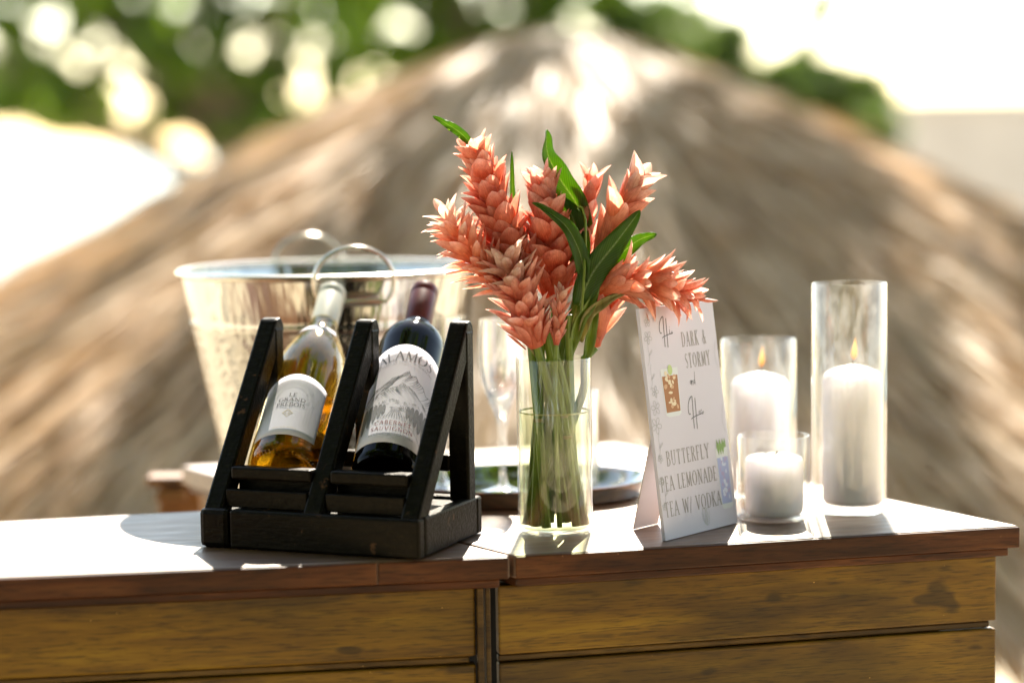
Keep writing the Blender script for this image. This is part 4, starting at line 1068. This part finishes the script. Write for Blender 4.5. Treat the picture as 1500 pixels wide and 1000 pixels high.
def script(word, x, y, h):   # handwritten initials and small letters
    s = h
    def Q(pts, w0=.0006, w1=None): ink.ribbon(bez([(x+p[0]*s, y+p[1]*s) for p in pts], 16), w0, w1)
    if word in ('His', 'Hers'):
        Q([(.28,1.0),(.05,.95),(-.12,.55),(-.02,.28),(.10,.40)], .0011); Q([(.30,1.0),(.26,.5),(.22,-.15)], .0011); Q([(.46,.92),(.44,.4),(.40,-.18)], .0011)
        Q([(.10,.20),(.35,.30),(.60,.30),(.82,.34)], .0009)
        x += .60*s; y += .30*s
        rest = word[1:]; s = h*.55
    else: rest = word
    for c in rest:
        if c == 'i': Q([(0,.0),(.04,.35)]); Q([(.04,.35),(-.0,.0),(.12,.02)]); Q([(.05,.48),(.07,.52)], .0010)
        if c == 's': Q([(0,0),(.12,.36),(.16,.10),(.05,.0)])
        if c == 'e': Q([(0,.14),(.16,.2),(.14,.38),(.0,.3),(.02,.0),(.18,.05)])
        if c == 'r': Q([(0,0),(.04,.36),(.10,.26),(.18,.30)])
        if c == 'a': Q([(.16,.3),(.0,.4),(-.02,.0),(.10,.0),(.16,.3)]); Q([(.16,.3),(.15,.0),(.22,.02)])
        if c == 'n': Q([(0,0),(.02,.32)]); Q([(.02,.22),(.10,.42),(.14,.2),(.13,.0),(.2,.03)])
        if c == 'd': Q([(.14,.3),(.0,.38),(-.02,.0),(.10,.0),(.15,.25)]); Q([(.20,.85),(.15,.3),(.14,.0),(.22,.03)])
        x += .20*s
ink = Ink(fs_); script('His', W_*.24, SHt*.840, .028); ink.build(M['ink_hand'], sg, 'handwriting')
ink = Ink(fs_); script('Hers', W_*.50, SHt*.470, .030); ink.build(M['ink_hand'], sg, 'handwriting')
ink = Ink(fs_); script('and', W_*.56, SHt*.640, .017); ink.build(M['ink_hand'], sg, 'handwriting')
ink = Ink(fs_)      # line drawn blossoms down the left edge, faint crest below
rr = random.Random(8)
def blossom(x, y, s, rot):
    for k in range(5):
        a = rot+k*2*math.pi/5; ca, sa = math.cos(a), math.sin(a)
        pts = [(0,0),(.5,.45),(1.15,.35),(1.15,-.35),(.5,-.45),(0,0)]
        ink.ribbon(bez([(x+s*(p[0]*ca-p[1]*sa), y+s*(p[0]*sa+p[1]*ca)) for p in pts], 12), .0005)
for y, s in ((.035,.0045),(.062,.005),(.085,.005),(.120,.010),(.138,.009),(.155,.007),(.212,.008),(.228,.006)):
    xx = (.0055 if y < .1 else .0095)+.002*math.sin(y*90); blossom(xx, y, s, y*40)
for y in (.048,.098,.170,.195): 
    ink.ribbon(bez([(.004,y-.012),(.014,y-.004),(.004,y+.006),(.010,y+.014)],10), .00035)
    ink.ribbon(bez([(.008,y-.002),(.018,y+.002),(.016,y+.008),(.008,y-.002)],10), .00035)
for k in range(2):
    ink.ribbon(bez([(W_-.004,.10+k*.07),(W_-.012,.115+k*.07),(W_-.003,.13+k*.07)],8), .00035)
ink.build(M['ink_line'], sg, 'flower_drawing')
ink = Ink(fs_); cx = W_*.57; cy = .0135
for k in range(9):
    a = k*.7; ink.ribbon(bez([(cx,cy-.008),(cx+.012*math.cos(a),cy+.002*k-.008),(cx+.006*math.sin(a*2),cy+.011)],8), .0004)
ink.text('A', cx, cy, .008, 1, .12, .07, .1); ink.build(M['ink_light'], sg, 'crest')
def drink(x, y, w_, h, cols, garnish):
    i0 = Ink(fs_); tp = .88
    i0.fill([(x-w_/2,y+h),(x-w_*.44,y+.001),(x-w_*.3,y-.0012),(x+w_*.3,y-.0012),(x+w_*.44,y+.001),(x+w_/2,y+h)]); i0.build(M['print_glass'], sg, 'drink_glass_print')
    i1 = Ink(fs_); i1.k = 61-58; base = lambda u: i1.fill(u)
    i1.fill([(x-w_*.45,y+h*.84),(x-w_*.40,y+h*.07),(x+w_*.40,y+h*.07),(x+w_*.45,y+h*.84)]); i1.build(M[cols[0]], sg, 'drink_print')
    for ci, cc in enumerate(cols[1:]):
        i2 = Ink(fs_); i2.k = 12+ci*20; q = random.Random(ci+int(x*1000))
        for k in range(13):
            bx_, by_ = x+q.uniform(-.3,.3)*w_, y+h*q.uniform(.14,.9); rr1, rr2 = w_*q.uniform(.05,.13), h*q.uniform(.02,.06); ro = q.uniform(-.5,.5)
            i2.fill([(bx_+rr1*math.cos(t)*q.uniform(.7,1.1)+ro*rr2*math.sin(t), by_+rr2*math.sin(t)) for t in np.linspace(0,6.28,9)[:-1]])
        i2.build(M[cc], sg, 'drink_highlight_print')
    i3 = Ink(fs_); i3.k = 56
    if garnish == 'lime':
        i3.fill([(x+.0015+.0042*math.cos(t), y+h*.96+.0055*math.sin(t)) for t in np.linspace(0,6.28,14)[:-1]]); i3.build(M['lime'], sg, 'lime_print')
    else:
        for a in (-.5,-.15,.2,.5):
            i3.fill([(x+.003*a*4,y+h*.88),(x+.012*a-.003,y+h*1.02),(x+.016*a,y+h*1.16),(x+.012*a+.003,y+h*1.02)])
        i3.build(M['mint'], sg, 'mint_print')
drink(W_*.30, SHt*.525, W_*.23, SHt*.205, ['drink_brown','drink_tan','drink_cream'], 'lime')
drink(W_*.885, SHt*.080, W_*.17, SHt*.265, ['drink_blue','drink_violet','drink_pale'], 'mint')

# ------------------------------------------------------------------ candles in glass cylinders
def hurricane(px, py, y, rim_py, rad, cr, ctop_py, label_g, label_c, lit, base=.006, coff=(0,0), shoulder=.006):
    c = on_z(px, py, TZ) if y is None else Vector((at_y(px, py, y).x, y, TZ))
    H = at_y(px, rim_py, c.y).z - TZ
    g = thing('candle_holder', label_g, 'candle glass', (c.x, c.y, TZ), 'glass cylinders around the candles')
    b = MB(); b.lathe([(.0001,.001),(rad*.8,.0005),(rad-.003,.001),(rad-.0008,.003),(rad,.006),(rad,H-.0012),(rad-.0008,H),(rad-.0018,H),(rad-.0026,H-.0012),(rad-.0026,base+.004),(rad-.006,base),(.0001,base)], 60)
    b.build('glass', M['hurr'], g)
    ct = at_y(px, ctop_py, c.y).z - TZ
    cd = thing('candle', label_c, 'candle', (c.x+coff[0], c.y+coff[1], TZ+base+.0006), 'white pillar candles')
    h = ct-base; b = MB()
    if lit: prof = [(.0001,0),(cr-.003,0),(cr-.0005,.0025),(cr,.006),(cr,h-.010),(cr-.0012,h-.0055),(cr-.005,h-.001),(cr*.5,h+shoulder*.6),(cr*.18,h+shoulder),(cr*.06,h+shoulder+.001),(.0001,h+shoulder+.001)]
    else: prof = [(.0001,0),(cr-.004,0),(cr-.001,.003),(cr,.008),(cr,h-.007),(cr-.0015,h-.002),(cr-.004,h),(cr*.85,h-.002),(cr*.4,h-.004),(.0001,h-.004)]
    b.lathe(prof, 48); b.build('wax', M['wax'], cd)
    t0 = h+shoulder if lit else h-.004
    b = MB(); b.tube([(0,0,t0-.001),(.0003,0,t0+.004),(.0012 if lit else .004,0,t0+.009)], .0008, 6); b.build('wick', M['wick'], cd)
    if lit:
        b = MB(); fl = [(.0001,0),(.0028,.003),(.0038,.007),(.0035,.011),(.0024,.016),(.0011,.021),(.0001,.026)]
        b.lathe(fl, 20); o = b.build('flame', M['flame'], cd, 0, Matrix.Translation((.0012,0,t0+.005)) @ Matrix.Rotation(R(4), 4, 'Y'))
    return c
hurricane(1244, 750, None, 414, .0418, .0332, 543, 'tallest glass cylinder at the right with a burning candle', 'tall lit white pillar candle in the tallest glass', True, .011, (.004,0))
hurricane(1112, 738, 2.515, 496, .0440, .0335, 553, 'middle-height glass cylinder behind the small one with a burning candle', 'lit white pillar candle in the middle-height glass', True, .008, (.002,0))
hurricane(1133, 759, None, 637, .0400, .0318, 668, 'lowest glass cylinder in front with an unlit candle', 'short unlit white candle with a bent wick in the lowest glass', False, .005, (.001,0))
